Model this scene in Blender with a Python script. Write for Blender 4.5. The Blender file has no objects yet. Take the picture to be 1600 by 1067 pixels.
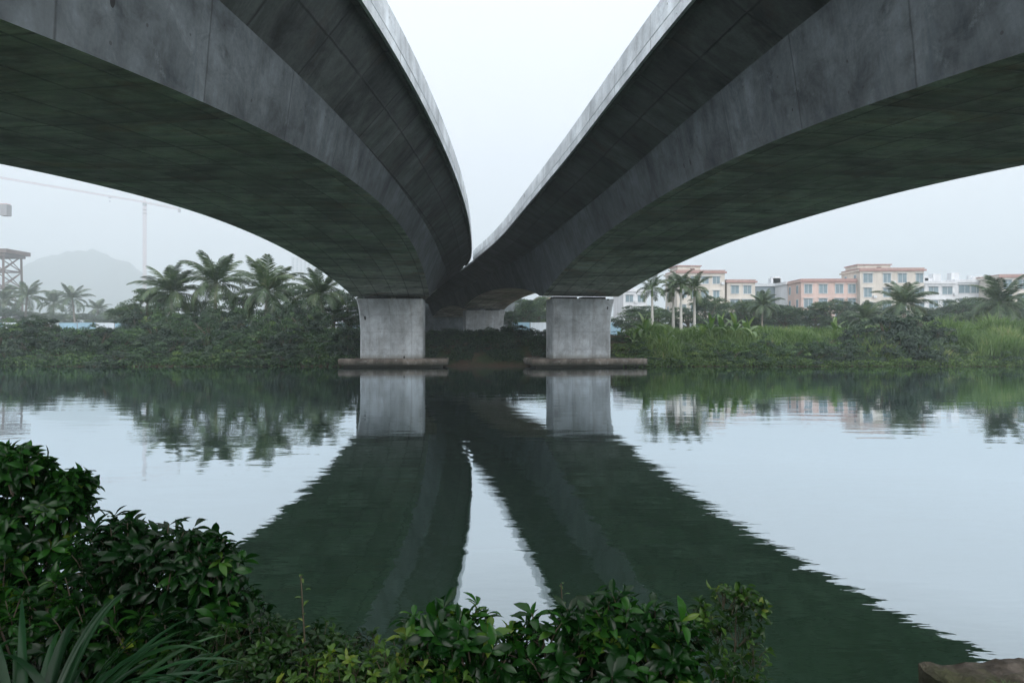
import bpy, math, random
import numpy as np
from mathutils import Vector, Matrix, noise

scn = bpy.context.scene
C = scn.collection
R = math.radians
PI = math.pi

# ------------------------------------------------------------------ camera
CAMZ = 2.3
F = 1067.0
cam_d = bpy.data.cameras.new('camera')
cam_d.sensor_width = 36.0
cam_d.lens = 36.0 * F / 1600.0
cam_d.shift_y = -6.5 / 1600.0
cam_d.clip_start = 0.1
cam_d.clip_end = 6000
cam = bpy.data.objects.new('camera', cam_d)
C.objects.link(cam)
cam.location = (0, 0, CAMZ)
cam.rotation_euler = (R(90), 0, 0)
scn.camera = cam

# ------------------------------------------------------------------ sky
SUN_EL, SUN_AZ = 26.0, 170.0
world = bpy.data.worlds.new('World')
scn.world = world
world.use_nodes = True
nt = world.node_tree
nt.nodes.clear()
w_out = nt.nodes.new('ShaderNodeOutputWorld')
w_bg = nt.nodes.new('ShaderNodeBackground')
w_sky = nt.nodes.new('ShaderNodeTexSky')
w_sky.sky_type = 'NISHITA'
w_sky.sun_disc = False
w_sky.sun_elevation = R(SUN_EL)
w_sky.sun_rotation = R(SUN_AZ)
w_sky.dust_density = 4.0
w_tc = nt.nodes.new('ShaderNodeTexCoord')
w_sep = nt.nodes.new('ShaderNodeSeparateXYZ')
w_ramp = nt.nodes.new('ShaderNodeValToRGB')
w_noise = nt.nodes.new('ShaderNodeTexNoise')
w_noise.inputs['Scale'].default_value = 2.2
w_noise.inputs['Detail'].default_value = 4.0
w_mul = nt.nodes.new('ShaderNodeMixRGB')
w_mul.blend_type = 'MULTIPLY'
w_mul.inputs[0].default_value = 1.0
w_nr = nt.nodes.new('ShaderNodeValToRGB')
w_nr.color_ramp.elements[0].position = 0.3
w_nr.color_ramp.elements[0].color = (0.92, 0.94, 0.96, 1)
w_nr.color_ramp.elements[1].position = 0.7
w_nr.color_ramp.elements[1].color = (1, 1, 1, 1)
w_sc = nt.nodes.new('ShaderNodeVectorMath')
w_sc.operation = 'SCALE'
w_sc.inputs['Scale'].default_value = 15.0
w_mix = nt.nodes.new('ShaderNodeMixRGB')
w_mix.inputs[0].default_value = 0.93          # how much of the sky is cloud
cr = w_ramp.color_ramp
cr.elements[0].position = 0.0
cr.elements[0].color = (0.71, 0.745, 0.80, 1)
cr.elements[1].position = 0.25
cr.elements[1].color = (0.725, 0.745, 0.795, 1)
e = cr.elements.new(0.5); e.color = (0.82, 0.825, 0.88, 1)
e = cr.elements.new(1.0); e.color = (1.0, 1.0, 1.0, 1)
nt.links.new(w_tc.outputs['Generated'], w_sep.inputs[0])
nt.links.new(w_sep.outputs['Z'], w_ramp.inputs[0])
nt.links.new(w_tc.outputs['Generated'], w_noise.inputs['Vector'])
nt.links.new(w_noise.outputs['Fac'], w_nr.inputs[0])
nt.links.new(w_ramp.outputs[0], w_mul.inputs[1])
nt.links.new(w_nr.outputs[0], w_mul.inputs[2])
nt.links.new(w_mul.outputs[0], w_sc.inputs[0])
# the cloud is brighter round the veiled sun, behind the camera
w_dot = nt.nodes.new('ShaderNodeVectorMath'); w_dot.operation = 'DOT_PRODUCT'
_a, _e = R(SUN_AZ), R(SUN_EL)
w_dot.inputs[1].default_value = (math.sin(_a) * math.cos(_e), math.cos(_a) * math.cos(_e), math.sin(_e))
w_mr = nt.nodes.new('ShaderNodeMapRange')
w_mr.inputs['From Min'].default_value = -0.2
w_mr.inputs['From Max'].default_value = 1.0
w_mr.inputs['To Min'].default_value = 15.1
w_mr.inputs['To Max'].default_value = 27.0
nt.links.new(w_tc.outputs['Generated'], w_dot.inputs[0])
nt.links.new(w_dot.outputs['Value'], w_mr.inputs['Value'])
nt.links.new(w_mr.outputs[0], w_sc.inputs['Scale'])
nt.links.new(w_sky.outputs[0], w_mix.inputs[1])
nt.links.new(w_sc.outputs[0], w_mix.inputs[2])
nt.links.new(w_mix.outputs[0], w_bg.inputs['Color'])
w_bg.inputs['Strength'].default_value = 0.1
nt.links.new(w_bg.outputs[0], w_out.inputs[0])

sun_d = bpy.data.lights.new('sun', 'SUN')
sun_d.energy = 1.5
sun_d.angle = R(40)
sun_d.color = (1.0, 0.985, 0.96)
sun = bpy.data.objects.new('sun', sun_d)
C.objects.link(sun)
az = R(SUN_AZ)
sdir = Vector((math.sin(az) * math.cos(R(SUN_EL)), math.cos(az) * math.cos(R(SUN_EL)), math.sin(R(SUN_EL))))
sun.rotation_euler = (-sdir).to_track_quat('-Z', 'Y').to_euler()
sun.location = (0, 0, 60)

scn.view_settings.view_transform = 'Standard'
scn.view_settings.look = 'None'
scn.view_settings.exposure = 0.0
scn.view_settings.gamma = 1.0
scn.view_settings.use_curve_mapping = False
scn.cycles.volume_bounces = 2
scn.cycles.max_bounces = 8
scn.cycles.transparent_max_bounces = 8
scn.cycles.caustics_reflective = False
scn.cycles.caustics_refractive = False

rng = np.random.default_rng(7)
random.seed(7)

# ------------------------------------------------------------------ node helpers
class NT:
    def __init__(self, name):
        self.m = bpy.data.materials.new(name)
        self.m.use_nodes = True
        self.t = self.m.node_tree
        self.t.nodes.clear()
        self.out = self.t.nodes.new('ShaderNodeOutputMaterial')
    def n(self, typ, **kw):
        nd = self.t.nodes.new(typ)
        ins = kw.pop('ins', {})
        for k, v in kw.items():
            setattr(nd, k, v)
        for k, v in ins.items():
            if hasattr(v, 'is_linked') or isinstance(v, bpy.types.NodeSocket):
                self.t.links.new(v, nd.inputs[k])
            else:
                nd.inputs[k].default_value = v
        return nd
    def link(self, a, b):
        self.t.links.new(a, b)
    def ramp(self, fac, stops, interp='LINEAR'):
        r = self.t.nodes.new('ShaderNodeValToRGB')
        r.color_ramp.interpolation = interp
        els = r.color_ramp.elements
        while len(els) < len(stops):
            els.new(0.5)
        for el, (p, c) in zip(els, stops):
            el.position = p
            if not hasattr(c, '__len__'):
                c = (c, c, c)
            el.color = (*c, 1)
        self.link(fac, r.inputs[0])
        return r.outputs[0]
    def mix(self, a, b, fac, mode='MIX'):
        nd = self.t.nodes.new('ShaderNodeMixRGB')
        nd.blend_type = mode
        for i, v in ((0, fac), (1, a), (2, b)):
            if isinstance(v, bpy.types.NodeSocket):
                self.link(v, nd.inputs[i])
            elif i == 0:
                nd.inputs[0].default_value = v
            else:
                nd.inputs[i].default_value = (*v, 1) if hasattr(v, '__len__') else (v, v, v, 1)
        return nd.outputs[0]
    def math(self, op, a, b=0.0, clamp=False):
        nd = self.t.nodes.new('ShaderNodeMath')
        nd.operation = op
        nd.use_clamp = clamp
        for i, v in ((0, a), (1, b)):
            if isinstance(v, bpy.types.NodeSocket):
                self.link(v, nd.inputs[i])
            else:
                nd.inputs[i].default_value = v
        return nd.outputs[0]
    def noise(self, vec, scale, detail=3.0, rough=0.55, dist=0.0):
        return self.n('ShaderNodeTexNoise', ins={'Vector': vec, 'Scale': scale, 'Detail': detail,
                      'Roughness': rough, 'Distortion': dist}).outputs['Fac']
    def mapping(self, vec, scale=(1, 1, 1), loc=(0, 0, 0), rot=(0, 0, 0)):
        return self.n('ShaderNodeMapping', ins={'Vector': vec, 'Scale': scale, 'Location': loc, 'Rotation': rot}).outputs[0]

def principled(N, color, rough=0.7, bump=None, bdist=0.02, bstr=0.5, spec=0.5, coat=0.0, metal=0.0):
    p = N.n('ShaderNodeBsdfPrincipled')
    for k, v in (('Base Color', color), ('Roughness', rough), ('Specular IOR Level', spec), ('Metallic', metal)):
        if isinstance(v, bpy.types.NodeSocket):
            N.link(v, p.inputs[k])
        else:
            p.inputs[k].default_value = (*v, 1) if hasattr(v, '__len__') else v
    if bump is not None:
        b = N.n('ShaderNodeBump', ins={'Height': bump, 'Distance': bdist, 'Strength': bstr})
        N.link(b.outputs[0], p.inputs['Normal'])
    return p

def simple(name, color, rough=0.6, var=0.12, scale=3.0, metal=0.0, spec=0.5):
    N = NT(name)
    tc = N.n('ShaderNodeTexCoord')
    f = N.noise(tc.outputs['Object'], scale, 4.0)
    col = N.ramp(f, [(0.25, tuple(c * (1 - var) for c in color)), (0.75, tuple(min(1, c * (1 + var)) for c in color))])
    p = principled(N, col, rough, bump=f, bdist=0.01, bstr=0.3, metal=metal, spec=spec)
    N.link(p.outputs[0], N.out.inputs[0])
    return N.m

def concrete(name, base, dark, kind):
    """kind: 'web' (vertical streaks, joints across), 'soffit' (board joints both ways), 'pier'"""
    N = NT(name)
    uv = N.n('ShaderNodeUVMap').outputs[0]
    sep = N.n('ShaderNodeSeparateXYZ', ins={0: uv})
    U, V = sep.outputs[0], sep.outputs[1]
    big = N.noise(uv, 0.30, 5.0, 0.62, 0.8)
    med = N.noise(uv, 1.3, 7.0, 0.68, 0.5)
    fine = N.noise(uv, 14.0, 4.0, 0.6)
    base_l = tuple(min(1, c * 1.30) for c in base)
    col = N.ramp(big, [(0.34, dark), (0.5, base), (0.66, base_l)])
    col = N.mix(col, N.ramp(med, [(0.32, 0.50), (0.5, 1.0), (0.68, 1.30)]), {'pier': .55}.get(kind, .85) * (.5 if name.startswith('para') else 1), 'MULTIPLY')
    if kind == 'web':
        st = N.noise(N.mapping(uv, (1.5, 0.35, 1)), 1.0, 6.0, 0.72, 0.5)
        col = N.mix(col, N.ramp(st, [(0.36, (0.62, 0.66, 0.70)), (0.5, 1.0), (0.64, (1.25, 1.27, 1.30))]), 0.8 * (.5 if name.startswith('para') else 1), 'MULTIPLY')
        ef = N.noise(N.mapping(uv, (1.0, 0.7, 1), (31, 7, 0)), 1.0, 7.0, 0.78, 1.6)
        col = N.mix(col, tuple(min(1, c * 1.9) for c in base), N.ramp(ef, [(0.57, 0.0), (0.70, 0.5)]))
        dk = N.noise(N.mapping(uv, (0.8, 0.6, 1), (3, 17, 0)), 1.0, 7.0, 0.75, 1.2)
        col = N.mix(col, tuple(c * .55 for c in dark), N.ramp(dk, [(0.58, 0.0), (0.70, 0.6)]))
        px, py, vs = 3.4, 50.0, 1.5
    elif kind == 'soffit':
        st = N.noise(N.mapping(uv, (0.8, 0.20, 1)), 1.0, 7.0, 0.75, 0.8)
        col = N.mix(col, N.ramp(st, [(0.38, (0.32, 0.34, 0.32)), (0.5, 1.0), (0.62, (1.45, 1.45, 1.38))]), .55 if name.startswith('cant') else .8, 'MULTIPLY')
        br = N.noise(N.mapping(uv, (0.5, 0.25, 1), (3, 9, 0)), 1.0, 6.0, 0.72, 1.0)
        col = N.mix(col, tuple(c * k for c, k in zip(base, (.75, .50, .38))), N.ramp(br, [(0.54, 0.0), (0.70, 0.75)]))
        gr = N.noise(N.mapping(uv, (0.3, 0.2, 1), (13, 29, 0)), 1.0, 5.0, 0.65, 0.8)
        col = N.mix(col, tuple(c * k for c, k in zip(base, (.50, .72, .50))), N.ramp(gr, [(0.50, 0.0), (0.68, 0.5)]))
        px, py, vs = 2.44, 1.22, 1.22
    else:
        st = N.noise(N.mapping(uv, (2.2, 0.3, 1)), 1.0, 6.0, 0.7, 0.4)
        col = N.mix(col, N.ramp(st, [(0.36, (0.72, 0.70, 0.68)), (0.5, 1.0), (0.66, 1.12)]), 0.75, 'MULTIPLY')
        ru = N.noise(N.mapping(uv, (3.0, 0.22, 1), (5, 2, 0)), 1.0, 5.0, 0.7, 0.2)
        col = N.mix(col, (0.22, 0.18, 0.13), N.ramp(ru, [(0.60, 0.0), (0.74, 0.45)]))
        ef = N.noise(N.mapping(uv, (1.2, 1.6, 1), (11, 7, 0)), 1.0, 7.0, 0.78, 1.2)
        col = N.mix(col, (0.66, 0.68, 0.70), N.ramp(ef, [(0.54, 0.0), (0.68, 0.5)]))
        px, py, vs = 1.6, 1.35, 1.0
        # tide mark and algae near the water
        lv = N.math('ADD', V, N.math('MULTIPLY', N.math('SUBTRACT', N.noise(N.mapping(uv, (1.6, .5, 1)), 1.0, 5.0, .7), .5), .55))
        if name.startswith('cap'):
            col = N.mix((0.045, 0.048, 0.035), col, N.ramp(lv, [(0.22, 0.1), (0.50, 1.0)]))
        else:
            col = N.mix((0.22, 0.21, 0.17), col, N.ramp(lv, [(0.72, 0.35), (1.0, 1.0)]))
    # formwork panels took the pour a little differently
    fx = N.math('FLOOR', N.math('DIVIDE', U, px)); fy = N.math('FLOOR', N.math('DIVIDE', V, py))
    cmb = N.n('ShaderNodeCombineXYZ', ins={0: fx, 1: fy})
    wn = N.n('ShaderNodeTexWhiteNoise', noise_dimensions='2D', ins={'Vector': cmb.outputs[0]}).outputs['Value']
    col = N.mix(col, N.ramp(wn, [(0.0, 0.78), (1.0, 1.16)]), {'pier': .25, 'soffit': 1.0}.get(kind, .6), 'MULTIPLY')
    # joints: thin dark lines, broken up by noise
    wob = N.math('MULTIPLY', N.math('SUBTRACT', N.noise(uv, 2.0, 3.0), 0.5), 0.05)
    def joint(c, period, w):
        q = N.math('FRACT', N.math('DIVIDE', N.math('ADD', c, wob), period))
        d = N.math('MULTIPLY', N.math('MINIMUM', q, N.math('SUBTRACT', 1.0, q)), period)
        return N.math('SUBTRACT', 1.0, N.math('DIVIDE', d, w), clamp=True)
    jw = 0.06 if kind == 'soffit' else 0.035
    jm = joint(U, px, jw)
    if py < 20:
        jm = N.math('MAXIMUM', jm, joint(V, py, jw * .8))
    brk = N.ramp(N.noise(uv, 0.55, 3.0), [(0.30, 0.35), (0.50, 1.0)])
    jm = N.math('MULTIPLY', jm, brk)
    # bug holes, tie-bolt holes with rust runs
    vo = N.n('ShaderNodeTexVoronoi', ins={'Vector': N.mapping(uv, (1.0, 0.5, 1)), 'Scale': vs, 'Randomness': 1.0})
    vd = vo.outputs['Distance']
    pick = N.n('ShaderNodeSeparateXYZ', ins={0: vo.outputs['Color']}).outputs[0]
    hole = N.math('MULTIPLY', N.math('LESS_THAN', vd, 0.085), N.math('GREATER_THAN', pick, 0.62))
    vo2 = N.n('ShaderNodeTexVoronoi', ins={'Vector': uv, 'Scale': 3.2, 'Randomness': 1.0})
    pick2 = N.n('ShaderNodeSeparateXYZ', ins={0: vo2.outputs['Color']}).outputs[1]
    pit = N.math('MULTIPLY', N.math('LESS_THAN', vo2.outputs['Distance'], 0.10), N.math('GREATER_THAN', pick2, 0.74))
    if kind != 'soffit':
        col = N.mix(col, 0.025, N.math('MULTIPLY', hole, 0.9))
    col = N.mix(col, 0.05, N.math('MULTIPLY', pit, 0.6))
    col = N.mix(col, 0.03, N.math('MULTIPLY', jm, {'pier': .28, 'soffit': .8}.get(kind, .6)))
    col = N.mix(col, N.ramp(fine, [(0.3, 0.85), (0.7, 1.1)]), 0.7, 'MULTIPLY')
    h = N.math('SUBTRACT', N.math('ADD', N.math('MULTIPLY', med, 0.5), N.math('MULTIPLY', fine, 0.2)),
               N.math('ADD', jm, N.math('MULTIPLY', hole, 2.0)))
    p = principled(N, col, 0.85, bump=h, bdist=0.012, bstr=0.7, spec=0.25)
    N.link(p.outputs[0], N.out.inputs[0])
    return N.m

def leaf_mat(name, stops, rough=0.5, trans=0.25, spec=0.5, tcol=None):
    """stops: colours along the per-leaf attribute 'var'"""
    N = NT(name)
    a = N.n('ShaderNodeAttribute', attribute_name='var').outputs['Fac']
    tc = N.n('ShaderNodeTexCoord')
    nz = N.noise(tc.outputs['Object'], 1.3, 2.0)
    oi = N.n('ShaderNodeObjectInfo').outputs['Random']
    f = N.math('ADD', N.math('MULTIPLY', a, 0.75), N.math('MULTIPLY', N.math('SUBTRACT', nz, 0.5), 0.7))
    f = N.math('ADD', f, N.math('MULTIPLY', N.math('SUBTRACT', oi, 0.5), 0.35), clamp=True)
    f = N.math('ADD', f, 0.1, clamp=True)
    col = N.ramp(f, stops)
    p = principled(N, col, rough, spec=spec)
    if trans > 0:
        tr = N.n('ShaderNodeBsdfTranslucent')
        N.link(N.mix(col, (1.6, 1.9, 0.7), 1.0, 'MULTIPLY'), tr.inputs[0])
        mx = N.n('ShaderNodeMixShader', ins={0: trans})
        N.link(p.outputs[0], mx.inputs[1])
        N.link(tr.outputs[0], mx.inputs[2])
        N.link(mx.outputs[0], N.out.inputs[0])
    else:
        N.link(p.outputs[0], N.out.inputs[0])
    return N.m

# ------------------------------------------------------------------ materials
M = {}
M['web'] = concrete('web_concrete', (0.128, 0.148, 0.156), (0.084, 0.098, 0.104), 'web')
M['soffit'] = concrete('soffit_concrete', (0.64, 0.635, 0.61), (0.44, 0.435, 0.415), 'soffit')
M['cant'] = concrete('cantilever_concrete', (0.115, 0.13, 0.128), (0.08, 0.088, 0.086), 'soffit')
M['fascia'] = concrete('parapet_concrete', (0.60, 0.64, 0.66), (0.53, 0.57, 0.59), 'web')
M['pier'] = concrete('pier_concrete', (0.50, 0.535, 0.55), (0.41, 0.44, 0.45), 'pier')
M['cap'] = concrete('cap_concrete', (0.24, 0.21, 0.18), (0.12, 0.10, 0.085), 'pier')
M['asphalt'] = simple('asphalt', (0.05, 0.05, 0.052), 0.9)
M['rubber'] = simple('rubber', (0.02, 0.02, 0.022), 0.8)
M['bark'] = simple('palm_bark', (0.20, 0.18, 0.15), 0.9, 0.35, 6.0)
M['bark_grey'] = simple('smooth_grey_bark', (0.42, 0.42, 0.39), 0.85, 0.15, 4.0)
M['bark_dark'] = simple('dark_bark', (0.10, 0.085, 0.06), 0.9, 0.35, 8.0)
M['bush'] = leaf_mat('bush_leaves', [(0.0, (0.010, 0.030, 0.016)), (0.45, (0.026, 0.066, 0.028)), (0.75, (0.072, 0.140, 0.045)), (1.0, (0.15, 0.22, 0.06))], 0.55, 0.2)
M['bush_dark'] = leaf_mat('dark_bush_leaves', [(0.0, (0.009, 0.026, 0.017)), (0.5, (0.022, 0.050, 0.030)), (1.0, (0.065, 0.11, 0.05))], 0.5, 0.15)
M['bush_light'] = leaf_mat('light_bush_leaves', [(0.0, (0.03, 0.065, 0.022)), (0.5, (0.075, 0.135, 0.038)), (1.0, (0.18, 0.25, 0.065))], 0.6, 0.25)
M['tree'] = leaf_mat('tree_leaves', [(0.0, (0.014, 0.036, 0.022)), (0.5, (0.030, 0.070, 0.032)), (1.0, (0.085, 0.135, 0.045))], 0.55, 0.2)
M['palm'] = leaf_mat('palm_leaflets', [(0.0, (0.022, 0.042, 0.026)), (0.5, (0.048, 0.090, 0.038)), (0.85, (0.105, 0.145, 0.06)), (1.0, (0.19, 0.19, 0.10))], 0.45, 0.12, 0.5)
M['banana'] = leaf_mat('banana_leaves', [(0.0, (0.035, 0.08, 0.03)), (0.5, (0.075, 0.14, 0.05)), (1.0, (0.17, 0.23, 0.09))], 0.45, 0.25, 0.6)
M['reed'] = leaf_mat('reed_blades', [(0.0, (0.045, 0.085, 0.030)), (0.5, (0.10, 0.17, 0.055)), (0.8, (0.17, 0.23, 0.095)), (1.0, (0.30, 0.25, 0.15))], 0.6, 0.25)
M['shrub'] = leaf_mat('glossy_shrub_leaves', [(0.0, (0.002, 0.012, 0.003)), (0.42, (0.005, 0.028, 0.005)), (0.74, (0.020, 0.082, 0.011)), (1.0, (0.12, 0.17, 0.02))], 0.25, 0.32, 0.22)
M['shrub_small'] = leaf_mat('small_shrub_leaves', [(0.0, (0.004, 0.016, 0.004)), (0.45, (0.016, 0.048, 0.009)), (0.75, (0.058, 0.12, 0.020)), (1.0, (0.15, 0.18, 0.03))], 0.3, 0.32, 0.2)
M['strap'] = leaf_mat('strap_leaves', [(0.0, (0.004, 0.018, 0.006)), (0.5, (0.009, 0.038, 0.013)), (1.0, (0.032, 0.09, 0.028))], 0.30, 0.2, 0.25)
M['twig'] = simple('twig_bark', (0.05, 0.04, 0.025), 0.8, 0.3, 20.0)
M['glass'] = simple('window_glass', (0.16, 0.23, 0.26), 0.12, 0.25, 0.6)
M['frame'] = simple('window_frame', (0.55, 0.58, 0.60), 0.5)
M['crane'] = simple('crane_colour', (0.50, 0.12, 0.08), 0.5, 0.2, 0.5)
M['steel'] = simple('rusty_steel', (0.13, 0.085, 0.07), 0.7, 0.3, 0.8)
M['grey_paint'] = simple('grey_paint', (0.28, 0.28, 0.29), 0.6)

def wallmat(name, col):
    N = NT(name)
    tc = N.n('ShaderNodeTexCoord')
    f = N.noise(N.mapping(tc.outputs['Object'], (1.2, 1.2, 0.18)), 0.9, 5.0, 0.7)
    f2 = N.noise(tc.outputs['Object'], 0.25, 3.0)
    c = N.ramp(f, [(0.3, tuple(x * 0.8 for x in col)), (0.6, col)])
    c = N.mix(c, N.ramp(f2, [(0.3, 0.88), (0.7, 1.06)]), 0.8, 'MULTIPLY')
    p = principled(N, c, 0.85, spec=0.2)
    N.link(p.outputs[0], N.out.inputs[0])
    return N.m
M['w_cream'] = wallmat('cream_render', (0.60, 0.56, 0.50))
M['w_pink'] = wallmat('pink_render', (0.60, 0.46, 0.41))
M['w_white'] = wallmat('white_render', (0.68, 0.70, 0.72))
M['w_grey'] = wallmat('blue_grey_render', (0.20, 0.25, 0.28))
M['trim_pink'] = wallmat('pink_roof_trim', (0.40, 0.25, 0.23))
M['hoard_blue'] = wallmat('blue_hoarding', (0.30, 0.47, 0.58))
M['hoard_white'] = wallmat('white_hoarding', (0.62, 0.70, 0.76))

# ground
def ground_mat():
    N = NT('ground_soil')
    g = N.n('ShaderNodeNewGeometry').outputs['Position']
    a = N.noise(g, 0.22, 6.0, 0.65)
    b = N.noise(g, 3.0, 6.0, 0.7)
    soil = N.ramp(b, [(0.3, (0.040, 0.027, 0.018)), (0.55, (0.085, 0.058, 0.038)), (0.75, (0.13, 0.095, 0.065))])
    gr = N.ramp(b, [(0.3, (0.018, 0.034, 0.014)), (0.7, (0.05, 0.075, 0.03))])
    c = N.mix(soil, gr, N.ramp(a, [(0.48, 0.0), (0.58, 1.0)]))
    p = principled(N, c, 0.95, bump=b, bdist=0.08, bstr=0.8, spec=0.2)
    N.link(p.outputs[0], N.out.inputs[0])
    return N.m
M['ground'] = ground_mat()

def water_mat():
    N = NT('river_water')
    g = N.n('ShaderNodeNewGeometry').outputs['Position']
    # long low swell crests, short ripples; calm and ruffled patches
    w1 = N.noise(N.mapping(g, (0.55, 1.25, 1), rot=(0, 0, 0.12)), 1.0, 2.0, 0.5, 0.3)
    w2 = N.noise(N.mapping(g, (1.6, 4.2, 1), rot=(0, 0, -0.1)), 1.0, 3.0, 0.55, 0.4)
    w3 = N.noise(N.mapping(g, (5.0, 13.0, 1)), 1.0, 2.0, 0.5, 0.3)
    patch = N.ramp(N.noise(N.mapping(g, (0.05, 0.16, 1)), 1.0, 4.0, 0.6), [(0.40, 0.25), (0.62, 1.0)])
    h = N.math('ADD', N.math('MULTIPLY', w1, WAVE[0]), N.math('MULTIPLY', N.math('MULTIPLY', w2, WAVE[1]), patch))
    h = N.math('ADD', h, N.math('MULTIPLY', N.math('MULTIPLY', w3, WAVE[2]), patch))
    bmp = N.n('ShaderNodeBump', ins={'Height': h, 'Distance': 1.0, 'Strength': 1.0})
    gl = N.n('ShaderNodeBsdfGlossy', ins={'Color': (0.87, 0.945, 1.0, 1), 'Roughness': 0.015})
    N.link(bmp.outputs[0], gl.inputs['Normal'])
    df = N.n('ShaderNodeBsdfDiffuse', ins={'Color': (0.019, 0.044, 0.024, 1)})
    fr = N.n('ShaderNodeFresnel', ins={'IOR': 2.1})
    N.link(bmp.outputs[0], fr.inputs['Normal'])
    fac = N.ramp(fr.outputs[0], [(0.0, 0.02), (0.12, 0.12), (0.28, 0.64), (0.45, 0.84), (0.7, 0.96), (1.0, 1.0)])
    mx = N.n('ShaderNodeMixShader')
    N.link(fac, mx.inputs[0])
    N.link(df.outputs[0], mx.inputs[1])
    N.link(gl.outputs[0], mx.inputs[2])
    N.link(mx.outputs[0], N.out.inputs[0])
    return N.m
WAVE = (0.0052, 0.0019, 0.00040)
M['water'] = water_mat()

# ------------------------------------------------------------------ mesh helpers
def tag(o, label=None, cat=None, group=None, kind=None):
    if label: o['label'] = label
    if cat: o['category'] = cat
    if group: o['group'] = group
    if kind: o['kind'] = kind
    return o

def np_mesh(name, verts, faces, mats, parent=None, var=None, matidx=None, smooth=False, uvs=None):
    """verts (n,3) array; faces list/array of equal-length index tuples (or mixed list)"""
    me = bpy.data.meshes.new(name)
    if isinstance(faces, np.ndarray):
        k = faces.shape[1]
        nv, nf = len(verts), len(faces)
        me.vertices.add(nv)
        me.vertices.foreach_set('co', np.asarray(verts, dtype=np.float32).ravel())
        me.loops.add(nf * k)
        me.loops.foreach_set('vertex_index', faces.astype(np.int32).ravel())
        me.polygons.add(nf)
        me.polygons.foreach_set('loop_start', np.arange(0, nf * k, k, dtype=np.int32))
        me.polygons.foreach_set('loop_total', np.full(nf, k, dtype=np.int32))
        me.update(calc_edges=True)
    else:
        me.from_pydata([tuple(v) for v in verts], [], faces)
        me.update()
    for m in (mats if isinstance(mats, (list, tuple)) else [mats]):
        me.materials.append(m)
    if matidx is not None:
        me.polygons.foreach_set('material_index', np.asarray(matidx, dtype=np.int32))
    if var is not None:
        at = me.attributes.new('var', 'FLOAT', 'POINT')
        at.data.foreach_set('value', np.asarray(var, dtype=np.float32))
    if uvs is not None:
        ul = me.uv_layers.new(name='UVMap')
        ul.data.foreach_set('uv', np.asarray(uvs, dtype=np.float32).ravel())
    if smooth:
        me.polygons.foreach_set('use_smooth', np.ones(len(me.polygons), dtype=bool))
    o = bpy.data.objects.new(name, me)
    C.objects.link(o)
    if parent is not None:
        o.parent = parent
    return o

def empty(name, loc=(0, 0, 0), rz=0.0):
    o = bpy.data.objects.new(name, None)
    o.empty_display_size = 0.5
    C.objects.link(o)
    o.location = loc
    o.rotation_euler = (0, 0, rz)
    return o

def copy_tree(o, parent=None):
    c = o.copy()
    C.objects.link(c)
    if parent is not None:
        c.parent = parent
    for ch in [x for x in o.children]:
        copy_tree(ch, c)
    return c

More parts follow.
